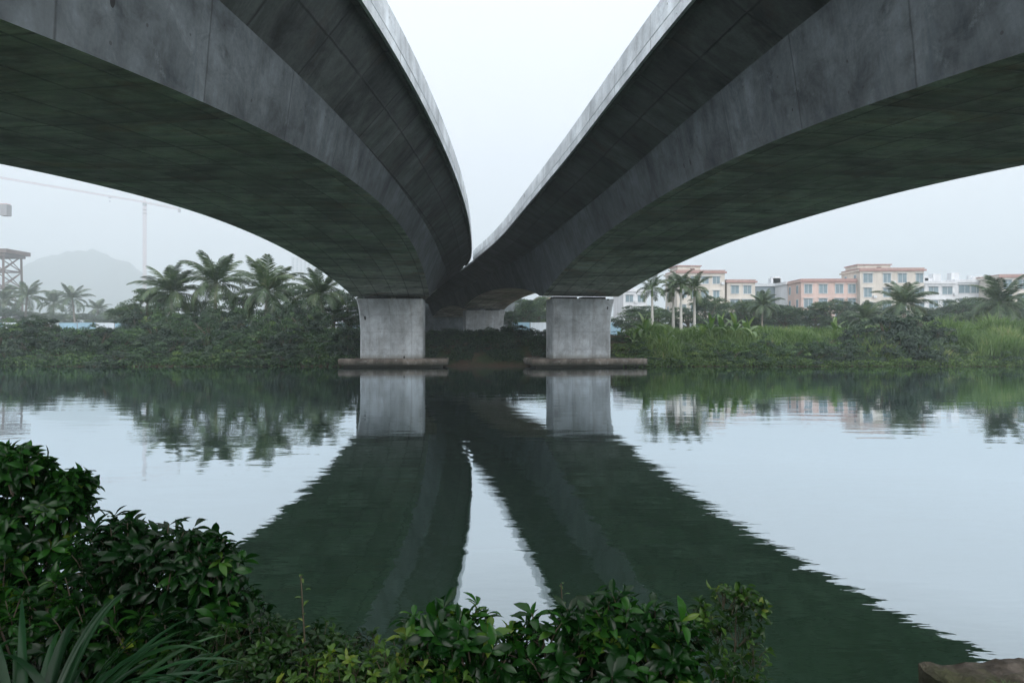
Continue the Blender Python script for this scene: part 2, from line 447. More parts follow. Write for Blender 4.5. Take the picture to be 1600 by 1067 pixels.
class MB:
    """collects quads with metric uv"""
    def __init__(self):
        self.v = []; self.f = []; self.uv = []; self.mi = []
    def quad(self, pts, uv=None, mi=0):
        b = len(self.v)
        self.v += [tuple(p) for p in pts]
        self.f.append(tuple(range(b, b + len(pts))))
        if uv is None:
            uv = [(0, 0)] * len(pts)
        self.uv += uv
        self.mi.append(mi)
    def box(self, x0, x1, y0, y1, z0, z1, mi=0, M4=None, bev=0.0):
        def P(x, y, z):
            p = Vector((x, y, z))
            return tuple(M4 @ p) if M4 else tuple(p)
        a = [P(x0, y0, z0), P(x1, y0, z0), P(x1, y1, z0), P(x0, y1, z0), P(x0, y0, z1), P(x1, y0, z1), P(x1, y1, z1), P(x0, y1, z1)]
        self.quad([a[0], a[1], a[5], a[4]], [(x0, z0), (x1, z0), (x1, z1), (x0, z1)], mi)
        self.quad([a[1], a[2], a[6], a[5]], [(y0 + 7, z0), (y1 + 7, z0), (y1 + 7, z1), (y0 + 7, z1)], mi)
        self.quad([a[2], a[3], a[7], a[6]], [(x1, z0), (x0, z0), (x0, z1), (x1, z1)], mi)
        self.quad([a[3], a[0], a[4], a[7]], [(y1, z0), (y0, z0), (y0, z1), (y1, z1)], mi)
        self.quad([a[4], a[5], a[6], a[7]], [(x0, y0), (x1, y0), (x1, y1), (x0, y1)], mi)
        self.quad([a[3], a[2], a[1], a[0]], [(x0, y1), (x1, y1), (x1, y0), (x0, y0)], mi)
    def bar(self, p, q, r, mi=0, n=4):
        p = Vector(p); q = Vector(q); d = (q - p)
        if d.length < 1e-6: return
        d.normalize()
        a = d.orthogonal().normalized(); b = d.cross(a)
        ring = [(a * math.cos(2 * PI * (i + .5) / n) + b * math.sin(2 * PI * (i + .5) / n)) * r for i in range(n)]
        for i in range(n):
            j = (i + 1) % n
            self.quad([p + ring[i], p + ring[j], q + ring[j], q + ring[i]], None, mi)
        self.quad([p + ring[i] for i in reversed(range(n))], None, mi)
        self.quad([q + ring[i] for i in range(n)], None, mi)
    def tube(self, pts, rad, n=6, mi=0):
        pts = [Vector(p) for p in pts]
        rings = []
        for i, p in enumerate(pts):
            d = (pts[min(i + 1, len(pts) - 1)] - pts[max(i - 1, 0)])
            if d.length < 1e-7: d = Vector((0, 0, 1))
            d.normalize()
            a = Vector((1, 0, 0)).cross(d)
            if a.length < 0.1: a = Vector((0, 1, 0)).cross(d)
            a.normalize(); b = d.cross(a)
            rings.append([p + (a * math.cos(2 * PI * k / n) + b * math.sin(2 * PI * k / n)) * rad[i] for k in range(n)])
        for i in range(len(pts) - 1):
            for k in range(n):
                l = (k + 1) % n
                self.quad([rings[i][k], rings[i][l], rings[i + 1][l], rings[i + 1][k]], None, mi)
        self.quad(list(reversed(rings[0])), None, mi)
        self.quad(rings[-1], None, mi)
    def build(self, name, mats, parent=None, smooth=False, origin=None):
        o = np_mesh(name, self.v, self.f, mats, parent, matidx=self.mi, uvs=self.uv, smooth=smooth)
        return o

# ------------------------------------------------------------------ terrain
def smooth01(t):
    t = min(1, max(0, t)); return t * t * (3 - 2 * t)
def gz(x, y):
    n1 = noise.noise(Vector((x * 0.12, y * 0.12, 0.3)))
    n2 = noise.noise(Vector((x * 0.9, y * 0.9, 4.3)))
    if y < 2.6:
        z = 0.55 + 0.12 * n1 + 0.03 * n2 + smooth01((-y - 4) / 30) * 2.0
    elif y < 5.6:
        t = smooth01((y - 2.6) / 2.0)
        z = 0.55 * (1 - t) - 0.9 * t * (y - 2.6) / 3.0 + (0.12 * n1 + 0.03 * n2) * (1 - t)
    elif y < 50.5:
        z = -1.3
    elif y < 54.0 + n1 * 0.5:
        z = -1.3 + smooth01((y - 50.5) / 3.4) * 1.36
    elif y < 62:
        t = (y - 54) / 8.0
        z = 0.06 + 2.35 * smooth01(t) ** 0.8 + 0.12 * n1 + 0.05 * n2
    else:
        z = 2.45 + 0.35 * n1 * min(1, (y - 60) / 20)
        if y > 70: z += 0.2 * n1
    return z
def axis(lo, hi, dense_lo, dense_hi, step, grow=1.35):
    a = list(np.arange(dense_lo, dense_hi + 1e-6, step))
    s = step; x = dense_hi
    while x < hi:
        s *= grow; x = min(hi, x + s); a.append(x)
    s = step; x = dense_lo; pre = []
    while x > lo:
        s *= grow; x = max(lo, x - s); pre.append(x)
    return np.array(list(reversed(pre)) + a)
xs = axis(-2250, 2250, -50, 50, 1.0)
ys1 = list(axis(-60, 6, -2, 6, 0.25))
ys2 = [10, 20, 30, 40, 48] + list(np.arange(50, 66, 0.5)) + list(axis(66, 2250, 66, 67, 1.0)[1:])
ysg = np.array(ys1 + ys2)
V = np.array([(x, y, gz(x, y)) for y in ysg for x in xs])
nx_, ny_ = len(xs), len(ysg)
ii = np.arange(nx_ - 1); jj = np.arange(ny_ - 1)
a = (jj[:, None] * nx_ + ii[None, :]).ravel()
Fq = np.stack([a, a + 1, a + 1 + nx_, a + nx_], 1)
ground = np_mesh('ground', V, Fq, M['ground'], smooth=True)
tag(ground, kind='structure')

wx = 2240.0
water = np_mesh('river_water', np.array([(-wx, 2.0, 0), (wx, 2.0, 0), (wx, 57, 0), (-wx, 57, 0)]), np.array([[0, 1, 2, 3]]), M['water'])
tag(water, kind='structure')

# far hill fading into the fog
def hill():
    vs = []; nx, ny = 160, 26
    for j in range(ny):
        t = j / (ny - 1)
        for i in range(nx):
            u = i / (nx - 1)
            x = -2060 + u * 1050
            y = 1940 + t * 290
            # ridge profile
            px = 800 + x / y * F
            prof = np.interp(px, [-250, -120, 20, 60, 110, 165, 200, 230, 262, 330], [0.25, 0.5, .74, .92, 1.0, 1.0, .90, .70, .40, 0.0])
            h = prof * 258 * math.sin(PI * min(1, t * 1.05)) ** 0.7
            nn = noise.noise(Vector((x * 0.012, y * 0.012, 1))) * 17 + noise.noise(Vector((x * 0.05, y * 0.05, 2))) * 9
            z = 1.5 + h + (nn if h > 4 else 0)
            vs.append((x, y, z))
    a = (np.arange(ny - 1)[:, None] * nx + np.arange(nx - 1)[None, :]).ravel()
    f = np.stack([a, a + 1, a + 1 + nx, a + nx], 1)
    o = np_mesh('hill', np.array(vs), f, simple('wooded_hill', (0.05, 0.075, 0.05), 0.9, 0.4, 0.08), smooth=True)
    tag(o, kind='structure')
hill()

# ------------------------------------------------------------------ bridges
def natural(xk, yk, y):
    n = len(yk); h = np.diff(yk); A = np.eye(n); r = np.zeros(n)
    for i in range(1, n - 1):
        A[i, i - 1] = h[i - 1]; A[i, i] = 2 * (h[i - 1] + h[i]); A[i, i + 1] = h[i]
        r[i] = 6 * ((xk[i + 1] - xk[i]) / h[i] - (xk[i] - xk[i - 1]) / h[i - 1])
    m = np.linalg.solve(A, r)
    i = np.clip(np.searchsorted(yk, y) - 1, 0, n - 2); hh = h[i]
    yc = np.clip(y, yk[0], yk[-1]); t = yc - yk[i]; u = yk[i + 1] - yc
    s = (m[i] * u ** 3 + m[i + 1] * t ** 3) / (6 * hh) + (xk[i] / hh - m[i] * hh / 6) * u + (xk[i + 1] / hh - m[i + 1] * hh / 6) * t
    s0 = (xk[1] - xk[0]) / h[0] - m[1] * h[0] / 6
    s1 = (xk[-1] - xk[-2]) / h[-1] + m[-2] * h[-1] / 6
    return s + np.where(y < yk[0], (y - yk[0]) * s0, 0) + np.where(y > yk[-1], (y - yk[-1]) * s1, 0)
YK = np.array([2., 16, 28, 40, 54, 74, 100, 141])
BR = {
 'L': dict(x=[-11.76, -9.64, -8.97, -8.93, -9.42, -11.05, -16.45, -25.4], oB=6.21, oC=3.85, oD=2.88, oE=3.13, w=1.56, hm=7.48, sm=29.47, p=1.85, hB=10.02, hC=8.47, hA=11.05, side=1),
 'R': dict(x=[13.32, 10.51, 8.95, 7.31, 5.31, 1.40, -4.25, -13.5], oB=6.39, oC=3.88, oD=2.97, oE=3.22, w=1.22, hm=7.48, sm=29.02, p=2.06, hB=10.0, hC=9.01, hA=10.99, side=-1),
}
# a compromise root height for both decks
def hb_at(b, y):
    if y <= 54.5:
        u = min(1, abs(y - b['sm']) / (54.5 - b['sm'] if y > b['sm'] else b['sm'] - 4.5))
        return b['hm'] - (b['hm'] - 5.45) * u ** b['p']
    if y <= 100:
        t = (y - 54.5) / 45.5
        return 5.45 + 0.95 * t + 1.65 * (4 * t * (1 - t)) ** 0.8
    t = min(1, (y - 100) / 40)
    return 6.4 + 1.2 * (4 * t * (1 - t)) ** 0.8
def center(b, y):
    return float(natural(np.array(b['x']), YK, np.array([y]))[0])
def frame(b, y):
    d = (center(b, y + .5) - center(b, y - .5))
    n = math.hypot(1, d)
    return center(b, y), (1 / n, -d / n), (d / n, 1 / n)   # x, normal (right), tangent

def make_bridge(key, label):
    b = BR[key]; S = b['side']
    Y = np.arange(-34, 141, 1.0)
    root = empty('road_bridge', (center(b, 54), 54, 0))
    tag(root, label, 'bridge', 'curved concrete bridge decks over the river')
    rx, ry = root.location.x, root.location.y
    def sweep(name, loopf, mats, midx, y0=-34, y1=140, step=1.0):
        mb = MB()
        prev = None; s = 0.0; last = None
        Ys = np.arange(y0, y1 + 1e-6, step)
        for y in Ys:
            cx, nn, tt = frame(b, y)
            prof = loopf(y)
            pts = [(cx + nn[0] * o * S - rx, y + nn[1] * o * S - ry, z) for o, z in prof]
            if last is not None: s += math.hypot(cx - last[0], y - last[1])
            last = (cx, y)
            run = [0.0]
            for k in range(len(prof)):
                k2 = (k + 1) % len(prof)
                run.append(run[-1] + math.hypot(prof[k2][0] - prof[k][0], prof[k2][1] - prof[k][1]))
            if prev is not None:
                pp, pr, ps = prev
                for k in range(len(prof)):
                    k2 = (k + 1) % len(prof)
                    q = [pp[k], pp[k2], pts[k2], pts[k]]
                    # v measured from a steady origin per face strip so joints stay straight
                    uv = [(ps, 0 + k * 13.7), (ps, pr[k + 1] - pr[k] + k * 13.7), (s, run[k + 1] - run[k] + k * 13.7), (s, k * 13.7)]
                    if S > 0:
                        q = q[::-1]; uv = uv[::-1]
                    mb.quad(q, uv, midx[k])
            else:
                mb.quad(pts if S < 0 else pts[::-1], None, midx[0])
            prev = (pts, run, s)
        mb.quad(prev[0][::-1] if S < 0 else prev[0], None, midx[0])
        return mb.build(name, mats, root)
    def dims(y):
        near = min(1.2, max(0, (54 - y) / 40))
        oC = b['oC'] + b['w'] * .5 * near
        oD = b['oD'] + b['w'] * near
        oE = b['oE'] + b['w'] * near
        oB = b['oB'] - 0.10 * smooth01((y - 66) / 6)
        return oB, oC, oD, oE
    hB, hC, hA = b['hB'], b['hC'], b['hA']
    def girder(y):
        oB, oC, oD, oE = dims(y); hb = hb_at(b, y)
        oCo = oE + (oC - oD) * 0.9
        i = 0.28
        return [(oB - i, 10.25), (oB - i, hB + 0.05), (oC, hC), (oD, hb), (-oE, hb), (-oCo, hC), (-(b['oB'] - i), hB + 0.05), (-(b['oB'] - i), 10.25)]
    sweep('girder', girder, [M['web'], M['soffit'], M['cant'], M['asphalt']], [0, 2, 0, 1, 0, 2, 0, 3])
    def par_in(y):
        oB = dims(y)[0]
        return [(oB - 0.28, 10.25), (oB - 0.22, hA), (oB - 0.02, hA), (oB, hB + 0.32), (oB - 0.012, hB + 0.30), (oB - 0.012, hB), (oB - 0.10, hB - 0.0), (oB - 0.13, hB + 0.035), (oB - 0.17, hB), (oB - 0.28, hB)]
    def par_out(y):
        return [(-o, z) for o, z in [(b['oB'] - 0.28, 10.25), (b['oB'] - 0.22, hA), (b['oB'] - 0.02, hA), (b['oB'], hB), (b['oB'] - 0.28, hB)]]
    sweep('parapet', par_in, [M['fascia'], M['cant']], [0, 0, 0, 0, 0, 0, 1, 1, 1, 0], y1=70 if key == 'R' else 73)
    so = sweep('parapet', par_out, [M['fascia']], [0] * 5)
    so.data.flip_normals()
    return root
make_bridge('L', 'curved concrete bridge deck sweeping overhead on the left side of the sky gap')
make_bridge('R', 'curved concrete bridge deck sweeping overhead on the right side of the sky gap')

# ------------------------------------------------------------------ piers
def make_pier(key, y, ztop, z0, wid, label, capw=None, capoff=0.0, flare=1, near=True):
    b = BR[key]
    cx, nn, tt = frame(b, y)
    rz = math.atan2(nn[1], nn[0])
    root = empty('bridge_pier', (cx, y, 0), rz)
    tag(root, label, 'pier', 'concrete piers holding the bridge decks')
    hw, dp = wid / 2, 1.25
    uo = 3.1 + (cx * 7.3) % 23 + y * .37
    mb = MB()
    # shaft: rounded-corner plan, outer side flares at the top
    lv = [(z0, 0), (z0 + (ztop - z0) * .45, 0), (z0 + (ztop - z0) * .62, .03), (z0 + (ztop - z0) * .78, .10), (z0 + (ztop - z0) * .9, .20), (ztop, .32)]
    ch = 0.10
    def ring(z, f):
        l = -hw - (f if flare < 0 else 0); r = hw + (f if flare > 0 else 0)
        return [(l + ch, -dp, z), (r - ch, -dp, z), (r, -dp + ch, z), (r, dp - ch, z), (r - ch, dp, z), (l + ch, dp, z), (l, dp - ch, z), (l, -dp + ch, z)]
    for (za, fa), (zb, fb) in zip(lv[:-1], lv[1:]):
        A, B = ring(za, fa), ring(zb, fb)
        run = 0
        for k in range(8):
            l = (k + 1) % 8
            L = math.dist(A[k][:2], A[l][:2])
            mb.quad([A[k], A[l], B[l], B[k]], [(run + uo, za), (run + L + uo, za), (run + L + uo, zb), (run + uo, zb)])
            run += L
    T = ring(*lv[-1])
    mb.quad(T, [(p[0], p[1]) for p in T])
    mb.build('shaft', M['pier'], root)
    hb = hb_at(b, y)
    for sx in (-1, 1):
        m = MB(); m.box(sx * hw * .5 - .95, sx * hw * .5 + .95, -.6, .6, ztop, hb + 0.02)
        m.build('bearing', M['rubber'], root)
    if capw:
        m = MB()
        l, r = capw; c = .04
        zt, zb = z0, 0.17
        # slightly chamfered pile cap
        P = [(l, -2.1), (r, -2.1), (r, 2.1), (l, 2.1)]; Q = [(l + c, -2.06), (r - c, -2.06), (r - c, 2.06), (l + c, 2.06)]
        run = 0
        for k in range(4):
            j = (k + 1) % 4; L = math.dist(P[k], P[j])
            m.quad([(*P[k], zb), (*P[j], zb), (*P[j], zt - c), (*P[k], zt - c)], [(run, zb), (run + L, zb), (run + L, zt - c), (run, zt - c)])
            m.quad([(*P[k], zt - c), (*P[j], zt - c), (*Q[j], zt), (*Q[k], zt)], [(run, zt - c), (run + L, zt - c), (run + L, zt), (run, zt)])
            run += L
        m.quad([(*q, zt) for q in Q], [q for q in Q])
        m.quad([(*q, zb) for q in P[::-1]], [q for q in P[::-1]])
        m.box(l + .35, r - .35, -1.75, 1.75, -1.2, zb - .003)
        m.build('pile_cap', M['cap'], root)
    return root
make_pier('L', 54.4, 5.30, 0.66, 4.85, 'pale concrete pier standing in the river under the left deck', (-3.95, 4.35), flare=-1)
make_pier('R', 54.4, 5.30, 0.66, 4.65, 'pale concrete pier standing in the river under the right deck', (-4.1, 5.0), flare=1)
make_pier('R', 100, 6.2, 2.0, 5.6, 'shaded far pier seen between the two river piers', flare=1)
make_pier('L', 100, 6.2, 2.0, 5.6, 'shaded far pier almost hidden behind the left river pier', flare=-1)

# abutment wall closing the view below the decks
mb = MB(); mb.box(-34, 6, 0, 1.2, 1.8, 9.8); mb.box(-34, 6, -1.5, -0.003, 1.8, 4.6)
o = mb.build('abutment_wall', M['web']); o.location = (0, 141, 0)
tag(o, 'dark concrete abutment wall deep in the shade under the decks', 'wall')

# ------------------------------------------------------------------ vegetation builders
def leaf_cards(cent, nrm, length, width, var, fold=0.25, normal=None):
    """one bent two-quad leaf per centre: cent (n,3), nrm (n,3) leaf axis, returns verts, faces, var"""
    n = len(cent)
    ax = nrm / np.linalg.norm(nrm, axis=1, keepdims=True)
    rnd = rng.normal(size=(n, 3))
    if normal is not None: rnd = normal
    side = np.cross(ax, rnd); side /= np.linalg.norm(side, axis=1, keepdims=True) + 1e-9
    up = np.cross(side, ax)
    L = length[:, None]; W = width[:, None]
    p0 = cent
    pL = cent + ax * L * .45 + side * W * .5 + up * W * fold
    pR = cent + ax * L * .45 - side * W * .5 + up * W * fold
    p1 = cent + ax * L - up * L * 0.1
    v = np.stack([p0, pL, p1, pR], 1).reshape(-1, 3)
    b = np.arange(n) * 4
    f = np.stack([b, b + 1, b + 2], 1); g = np.stack([b, b + 2, b + 3], 1)
    f = np.concatenate([f, g])
    return v, f, np.repeat(var, 4)

def clumps(centres, radii, per, leaf, wl=0.45, outward=None, flat=0.8):
    cs, ds, ls, ws, vs, ns = [], [], [], [], [], []
    for c, r in zip(centres, radii):
        n = int(per)
        d = rng.normal(size=(n, 3)); d /= np.linalg.norm(d, axis=1, keepdims=True)
        d[:, 2] = np.abs(d[:, 2]) * 0.9 - 0.25
        rr = r * rng.uniform(.35, 1.0, n) ** .6
        p = np.array(c) + d * rr[:, None] * np.array([1, 1, flat])
        nv = d * .8 + np.array([0, 0, .45]) + rng.normal(size=(n, 3)) * .27
        ax = np.cross(nv, rng.normal(size=(n, 3))) + d * .25; ns.append(nv)
        l = leaf * rng.uniform(.6, 1.25, n)
        cs.append(p); ds.append(ax); ls.append(l); ws.append(l * wl * rng.uniform(.8, 1.2, n))
        vs.append(np.clip(rng.normal(.42, .27) + rng.normal(0, .15, n), 0, 1))
    return leaf_cards(np.concatenate(cs), np.concatenate(ds), np.concatenate(ls), np.concatenate(ws), np.concatenate(vs), .12, np.concatenate(ns))

def bush_mesh(name, rad, hgt, nclump, per, leaf, mat, parent, lump=0.3, crown_z=0.0):
    cs, rs = [], []
    seed = rng.uniform(0, 100)
    for i in range(nclump):
        th = rng.uniform(0, 2 * PI); u = rng.uniform(0, 1) ** .8
        ph = math.acos(1 - u)          # upper hemisphere
        k = rng.uniform(.55, 1.0) ** .5
        w = 1 + lump * noise.noise(Vector((math.cos(th) * 1.6 + seed, math.sin(th) * 1.6, ph * 1.6))) * 2
        x = rad * k * w * math.sin(ph) * math.cos(th); y = rad * k * w * math.sin(ph) * math.sin(th)
        z = crown_z + hgt * k * w * math.cos(ph) * .95
        cs.append((x, y, z)); rs.append(rng.uniform(.20, .50) * min(rad, hgt * 1.2) * .62)
    v, f, a = clumps(cs, rs, per, leaf)
    return np_mesh(name, v, f, mat, parent, var=a)

PROTO = {}
def hidden_proto_place(root, loc, rz, sc, label, cat, group, first):
    o = root if first else copy_tree(root)
    o.location = loc; o.rotation_euler = (0, 0, rz)
    o.scale = (sc[0], sc[1], sc[2])
    tag(o, label, cat, group)
    return o

class Kind:
    """a prototype: the first placement moves it, later ones copy it"""
    def __init__(self, make): self.root = make(); self.used = False
    def place(self, loc, rz, sc, label, cat, group):
        o = hidden_proto_place(self.root, loc, rz, sc, label, cat, group, not self.used)
        self.used = True
        return o

def mk_bush(mat, rad=1.8, hgt=2.0, ncl=60, per=95, leaf=.18, lump=.3):
    ncl = min(ncl, 70); per = 95; leaf = leaf * .85
    def f():
        r = empty('bush')
        bush_mesh('foliage', rad, hgt, ncl, per, leaf, mat, r, lump)
        mb = MB()
        for i in range(7):
            th = rng.uniform(0, 2 * PI); k = rng.uniform(.3, .8)
            mb.tube([(0, 0, -.3), (math.cos(th) * rad * k * .4, math.sin(th) * rad * k * .4, hgt * .4), (math.cos(th) * rad * k, math.sin(th) * rad * k, hgt * .8)], [.07, .045, .015], 5)
        mb.build('stem', M['bark_dark'], r)
        return r
    return f

bushes = [Kind(mk_bush(M['bush'])), Kind(mk_bush(M['bush'], 2.1, 1.8, 140, 26, .22, .45)), Kind(mk_bush(M['bush_dark'], 1.9, 2.3, 150, 26, .24, .35)),
          Kind(mk_bush(M['bush_dark'], 1.6, 1.7, 110, 28, .2, .4))]
light_bushes = [Kind(mk_bush(M['bush_light'], 1.6, 1.3, 110, 26, .2, .4)), Kind(mk_bush(M['bush'], 1.5, 1.2, 100, 28, .18, .4))]

def at(px, d):
    return (px - 800) / F * d
def pz(py, d):
    return CAMZ + (527 - py) / F * d

def mk_tree(mat, h=7.0, rad=3.0, ncl=150, per=30, leaf=.3, trunk=.22, low=.12):
    ncl = 130; per = 90; leaf = leaf * .8
    def f():
        r = empty('broadleaf_tree')
        mb = MB()
        lean = rng.uniform(-.4, .4, 2)
        tp = [(0, 0, -.3), (lean[0] * .3, lean[1] * .3, h * .25), (lean[0] * .7, lean[1] * .7, h * .5), (lean[0], lean[1], h * .8)]
        mb.tube(tp, [trunk * 1.25, trunk, trunk * .75, trunk * .3], 8)
        cs, rs = [], []
        lobes = []
        for i in range(13):
            th = i * 2.4 + rng.uniform(-.3, .3); k = rng.uniform(.35, .8); zz = h * rng.uniform(low + .15, .86)
            e = (math.cos(th) * rad * k, math.sin(th) * rad * k, zz)
            s = zz * .62
            mb.tube([(lean[0] * .5, lean[1] * .5, s * .8), (e[0] * .45, e[1] * .45, s * 1.15), e], [trunk * .5, trunk * .3, .03], 5)
            lobes.append((e, rng.uniform(.32, .48) * rad))
        lobes.append(((lean[0], lean[1], h * .85), rad * .42))
        for i in range(ncl):
            e, lr = lobes[int(rng.integers(len(lobes)))]
            d = rng.normal(size=3); d /= np.linalg.norm(d)
            k = rng.uniform(.5, 1.0) ** .5
            cs.append((e[0] + d[0] * lr * k, e[1] + d[1] * lr * k, e[2] + d[2] * lr * k * .75)); rs.append(rng.uniform(.13, .28) * rad)
        v, fc, a = clumps(cs, rs, per, leaf)
        mb.build('trunk', M['bark_dark'], r)
        np_mesh('crown', v, fc, mat, r, var=a)
        return r
    return f
trees = [Kind(mk_tree(M['tree'])), Kind(mk_tree(M['tree'], 6.0, 3.4, 160, 30, .28)), Kind(mk_tree(M['bush'], 6.5, 2.6, 130, 30, .26))]

# ---- coconut palm
def frond_mesh(L, droop, nleaf=46, wl=.9, seed=0):
    """frond along +X, arching down"""
    vs, fs, va = [], [], []
    n = 12
    pts = []
    ang = 0.0; p = np.array([0., 0, 0]); step = L / n
    ang = R(8)
    for i in range(n + 1):
        pts.append(p.copy())
        t = i / n
        ang2 = ang - droop * (t ** 1.4)
        p = p + step * np.array([math.cos(ang2), 0, math.sin(ang2)])
    pts = np.array(pts)
    def quad(a, b, c, d, v):
        k = len(vs); vs.extend([a, b, c, d]); fs.append((k, k + 1, k + 2, k + 3)); va.extend([v] * 4)
    for i in range(n):   # rachis
        w0 = .055 * (1 - i / n) + .012; w1 = .055 * (1 - (i + 1) / n) + .012
        for sgn in (1, -1):
            quad(pts[i] + (0, 0, .02), pts[i] + (0, sgn * w0, -.015), pts[i + 1] + (0, sgn * w1, -.015), pts[i + 1] + (0, 0, .02), .95)
    for i in range(nleaf):
        t = .12 + .88 * i / (nleaf - 1)
        q = t * n; k = min(int(q), n - 1); fr = q - k
        o = pts[k] * (1 - fr) + pts[k + 1] * fr
        tan = pts[k + 1] - pts[k]; tan /= np.linalg.norm(tan)
        ll = wl * math.sin(PI * min(1, .12 + t * .86)) ** .6 * rng.uniform(.85, 1.1) + .12
        for sgn in (1, -1):
            d = tan * rng.uniform(.45, .75) + np.array([0, sgn * 1.0, 0]) * rng.uniform(.8, 1.0) + np.array([0, 0, rng.uniform(-.55, -.1)])
            d /= np.linalg.norm(d)
            w = .05
            m = o + d * ll * .55; e = o + d * ll + np.array([0, 0, -.22 * ll])
            v = float(np.clip(rng.normal(.5, .18), 0, 1))
            quad(o + tan * w * .5, m + tan * w, m - tan * w, o - tan * w * .5, v)
            quad(m + tan * w, e + tan * .008, e - tan * .008, m - tan * w, v)
    return np.array(vs), np.array(fs), np.array(va)

FR = []
def get_fronds():
    if not FR:
        for (L, dr) in ((4.4, 1.35), (4.2, 1.9), (3.7, .95), (4.2, 2.5)):
            v, f, a = frond_mesh(L, dr)
            o = np_mesh('frond', v, f, M['palm'], None, var=a)
            FR.append(o.data); bpy.data.objects.remove(o)
    return FR
def mk_coconut(h=6.0, nf=22, lean=.5):
    def f():
        r = empty('coconut_palm')
        mb = MB()
        lx, ly = lean * rng.uniform(-1, 1), lean * rng.uniform(-1, 1)
        pts = [(lx * (t ** 1.6), ly * (t ** 1.6), -.3 + (h + .3) * t) for t in np.linspace(0, 1, 9)]
        mb.tube(pts, [.24 - .10 * t for t in np.linspace(0, 1, 9)], 9)
        mb.build('trunk', M['bark'], r, smooth=True)
        fr = get_fronds()
        for i in range(nf):
            t = i / (nf - 1)
            el = R(82 - 105 * t + rng.uniform(-7, 7))       # upright in the centre, hanging outside
            k = 2 if t < .22 else (0 if t < .55 else (1 if t < .8 else 3))
            o = bpy.data.objects.new('frond', fr[k]); C.objects.link(o); o.parent = r
            o.location = (lx, ly, h)
            o.rotation_euler = (rng.uniform(-.25, .25), -el, i * 2.39996 + rng.uniform(-.2, .2))
            s = rng.uniform(.88, 1.08); o.scale = (s, s, s)
        return r
    return f

# ---- royal palm
def mk_royal(h=7.5):
    def f():
        r = empty('royal_palm')
        mb = MB()
        hs = np.linspace(0, 1, 8)
        mb.tube([(0, 0, -.3 + (h + .3) * t) for t in hs], [.17, .18, .19, .18, .165, .15, .14, .13], 9)
        mb.build('trunk', M['bark_grey'], r, smooth=True)
        m2 = MB(); m2.tube([(0, 0, h), (0, 0, h + .5), (0, 0, h + 1.0)], [.15, .13, .07], 8)
        m2.build('crownshaft', simple('green_crownshaft', (0.10, 0.17, 0.06), .5) if 'cs' not in M else M['cs'], r, smooth=True)
        fr = get_fronds()
        for i in range(15):
            t = i / 14
            el = R(75 - 95 * t + rng.uniform(-8, 8))
            o = bpy.data.objects.new('frond', fr[1 if t > .4 else 0]); C.objects.link(o); o.parent = r
            o.location = (0, 0, h + .9)
            o.rotation_euler = (rng.uniform(-.3, .3), -el, i * 2.39996)
            s = rng.uniform(.5, .62); o.scale = (s, s * 1.1, s)
        return r
    return f
M['cs'] = simple('green_crownshaft', (0.10, 0.17, 0.06), .5)

# ---- banana plant
def banana_leaf(L, W, droop, seed):
    vs, fs, va = [], [], []
    n = 12; p = np.array([0., 0, 0]); pts = []; tans = []
    for i in range(n + 1):
        t = i / n; a = R(12) - droop * t ** 1.5
        tn = np.array([math.cos(a), 0, math.sin(a)]); pts.append(p.copy()); tans.append(tn); p = p + tn * L / n
    va0 = rng.uniform(.35, .8)
    rows = []
    for i in range(n + 1):
        t = i / n
        w = W * .5 * (math.sin(PI * min(1, max(0, (t - .14) / .86)) ** .75) ** .6 if t > .14 else .06)
        w *= rng.uniform(.85, 1.0)
        nrm = np.array([-tans[i][2], 0, tans[i][0]])
        rows.append([pts[i] + np.array([0, w, 0]) + nrm * w * .35, pts[i], pts[i] + np.array([0, -w, 0]) + nrm * w * .35])
    for i in range(n + 1):
        vs += rows[i]; va += [va0 - .1 + rng.uniform(-.08, .08), min(1, va0 + .25), va0 - .1 + rng.uniform(-.08, .08)]
    for i in range(n):
        for s in (0, 1):
            a = i * 3 + s; fs.append((a, a + 1, a + 4, a + 3))
    return np.array(vs), np.array(fs), np.array(va)
def mk_banana(h=1.6, nl=8):
    def f():
        r = empty('banana_plant')
        mb = MB(); mb.tube([(0, 0, -.3), (0, 0, h * .5), (.03, 0, h)], [.14, .11, .06], 8)
        mb.build('stem', M['cs'], r, smooth=True)
        for i in range(nl):
            t = i / (nl - 1)
            v, fc, a = banana_leaf(rng.uniform(1.5, 2.1), .52, .5 + t * 1.6, i)
            o = np_mesh('leaf', v, fc, M['banana'], r, var=a, smooth=True)
            o.location = (0, 0, h * .95)
            o.rotation_euler = (rng.uniform(-.2, .2), -R(80 - 62 * t), i * 2.39996)
        return r
    return f

# ------------------------------------------------------------------ left bank
gB = 'bushes along the left bank'
lab_l = ['dark rounded bush at the water edge of the left bank', 'leafy bush in the thicket halfway up the left bank', 'bush at the crest of the left bank in front of the palms']
k = 0
for row, (y0, sp, zs) in enumerate([(55.0, 2.3, (.55, .85)), (57.6, 2.5, (.75, 1.0)), (60.6, 2.6, (.8, 1.1))]):
    x = at(-30, y0)
    while x < (-12.6 if row < 2 else -12.2):
        kk = bushes[int(rng.integers(4))] if not (row == 0 and rng.uniform() < .3) else light_bushes[int(rng.integers(2))]
        yy = y0 + rng.uniform(-.5, .7)
        zsc = rng.uniform(*zs)
        if row == 2 and (at(90, 60) < x < at(205, 60) or x > at(495, 60)): zsc *= .5
        hs = rng.uniform(.85, 1.15)
        kk.place((x, yy, max(0, gz(x, yy) - .25)), rng.uniform(0, 6.28), (hs, hs, zsc), lab_l[row], 'bush', gB + (' at the water edge', ' halfway up', ' at the crest')[row])
        x += sp * rng.uniform(.75, 1.2)

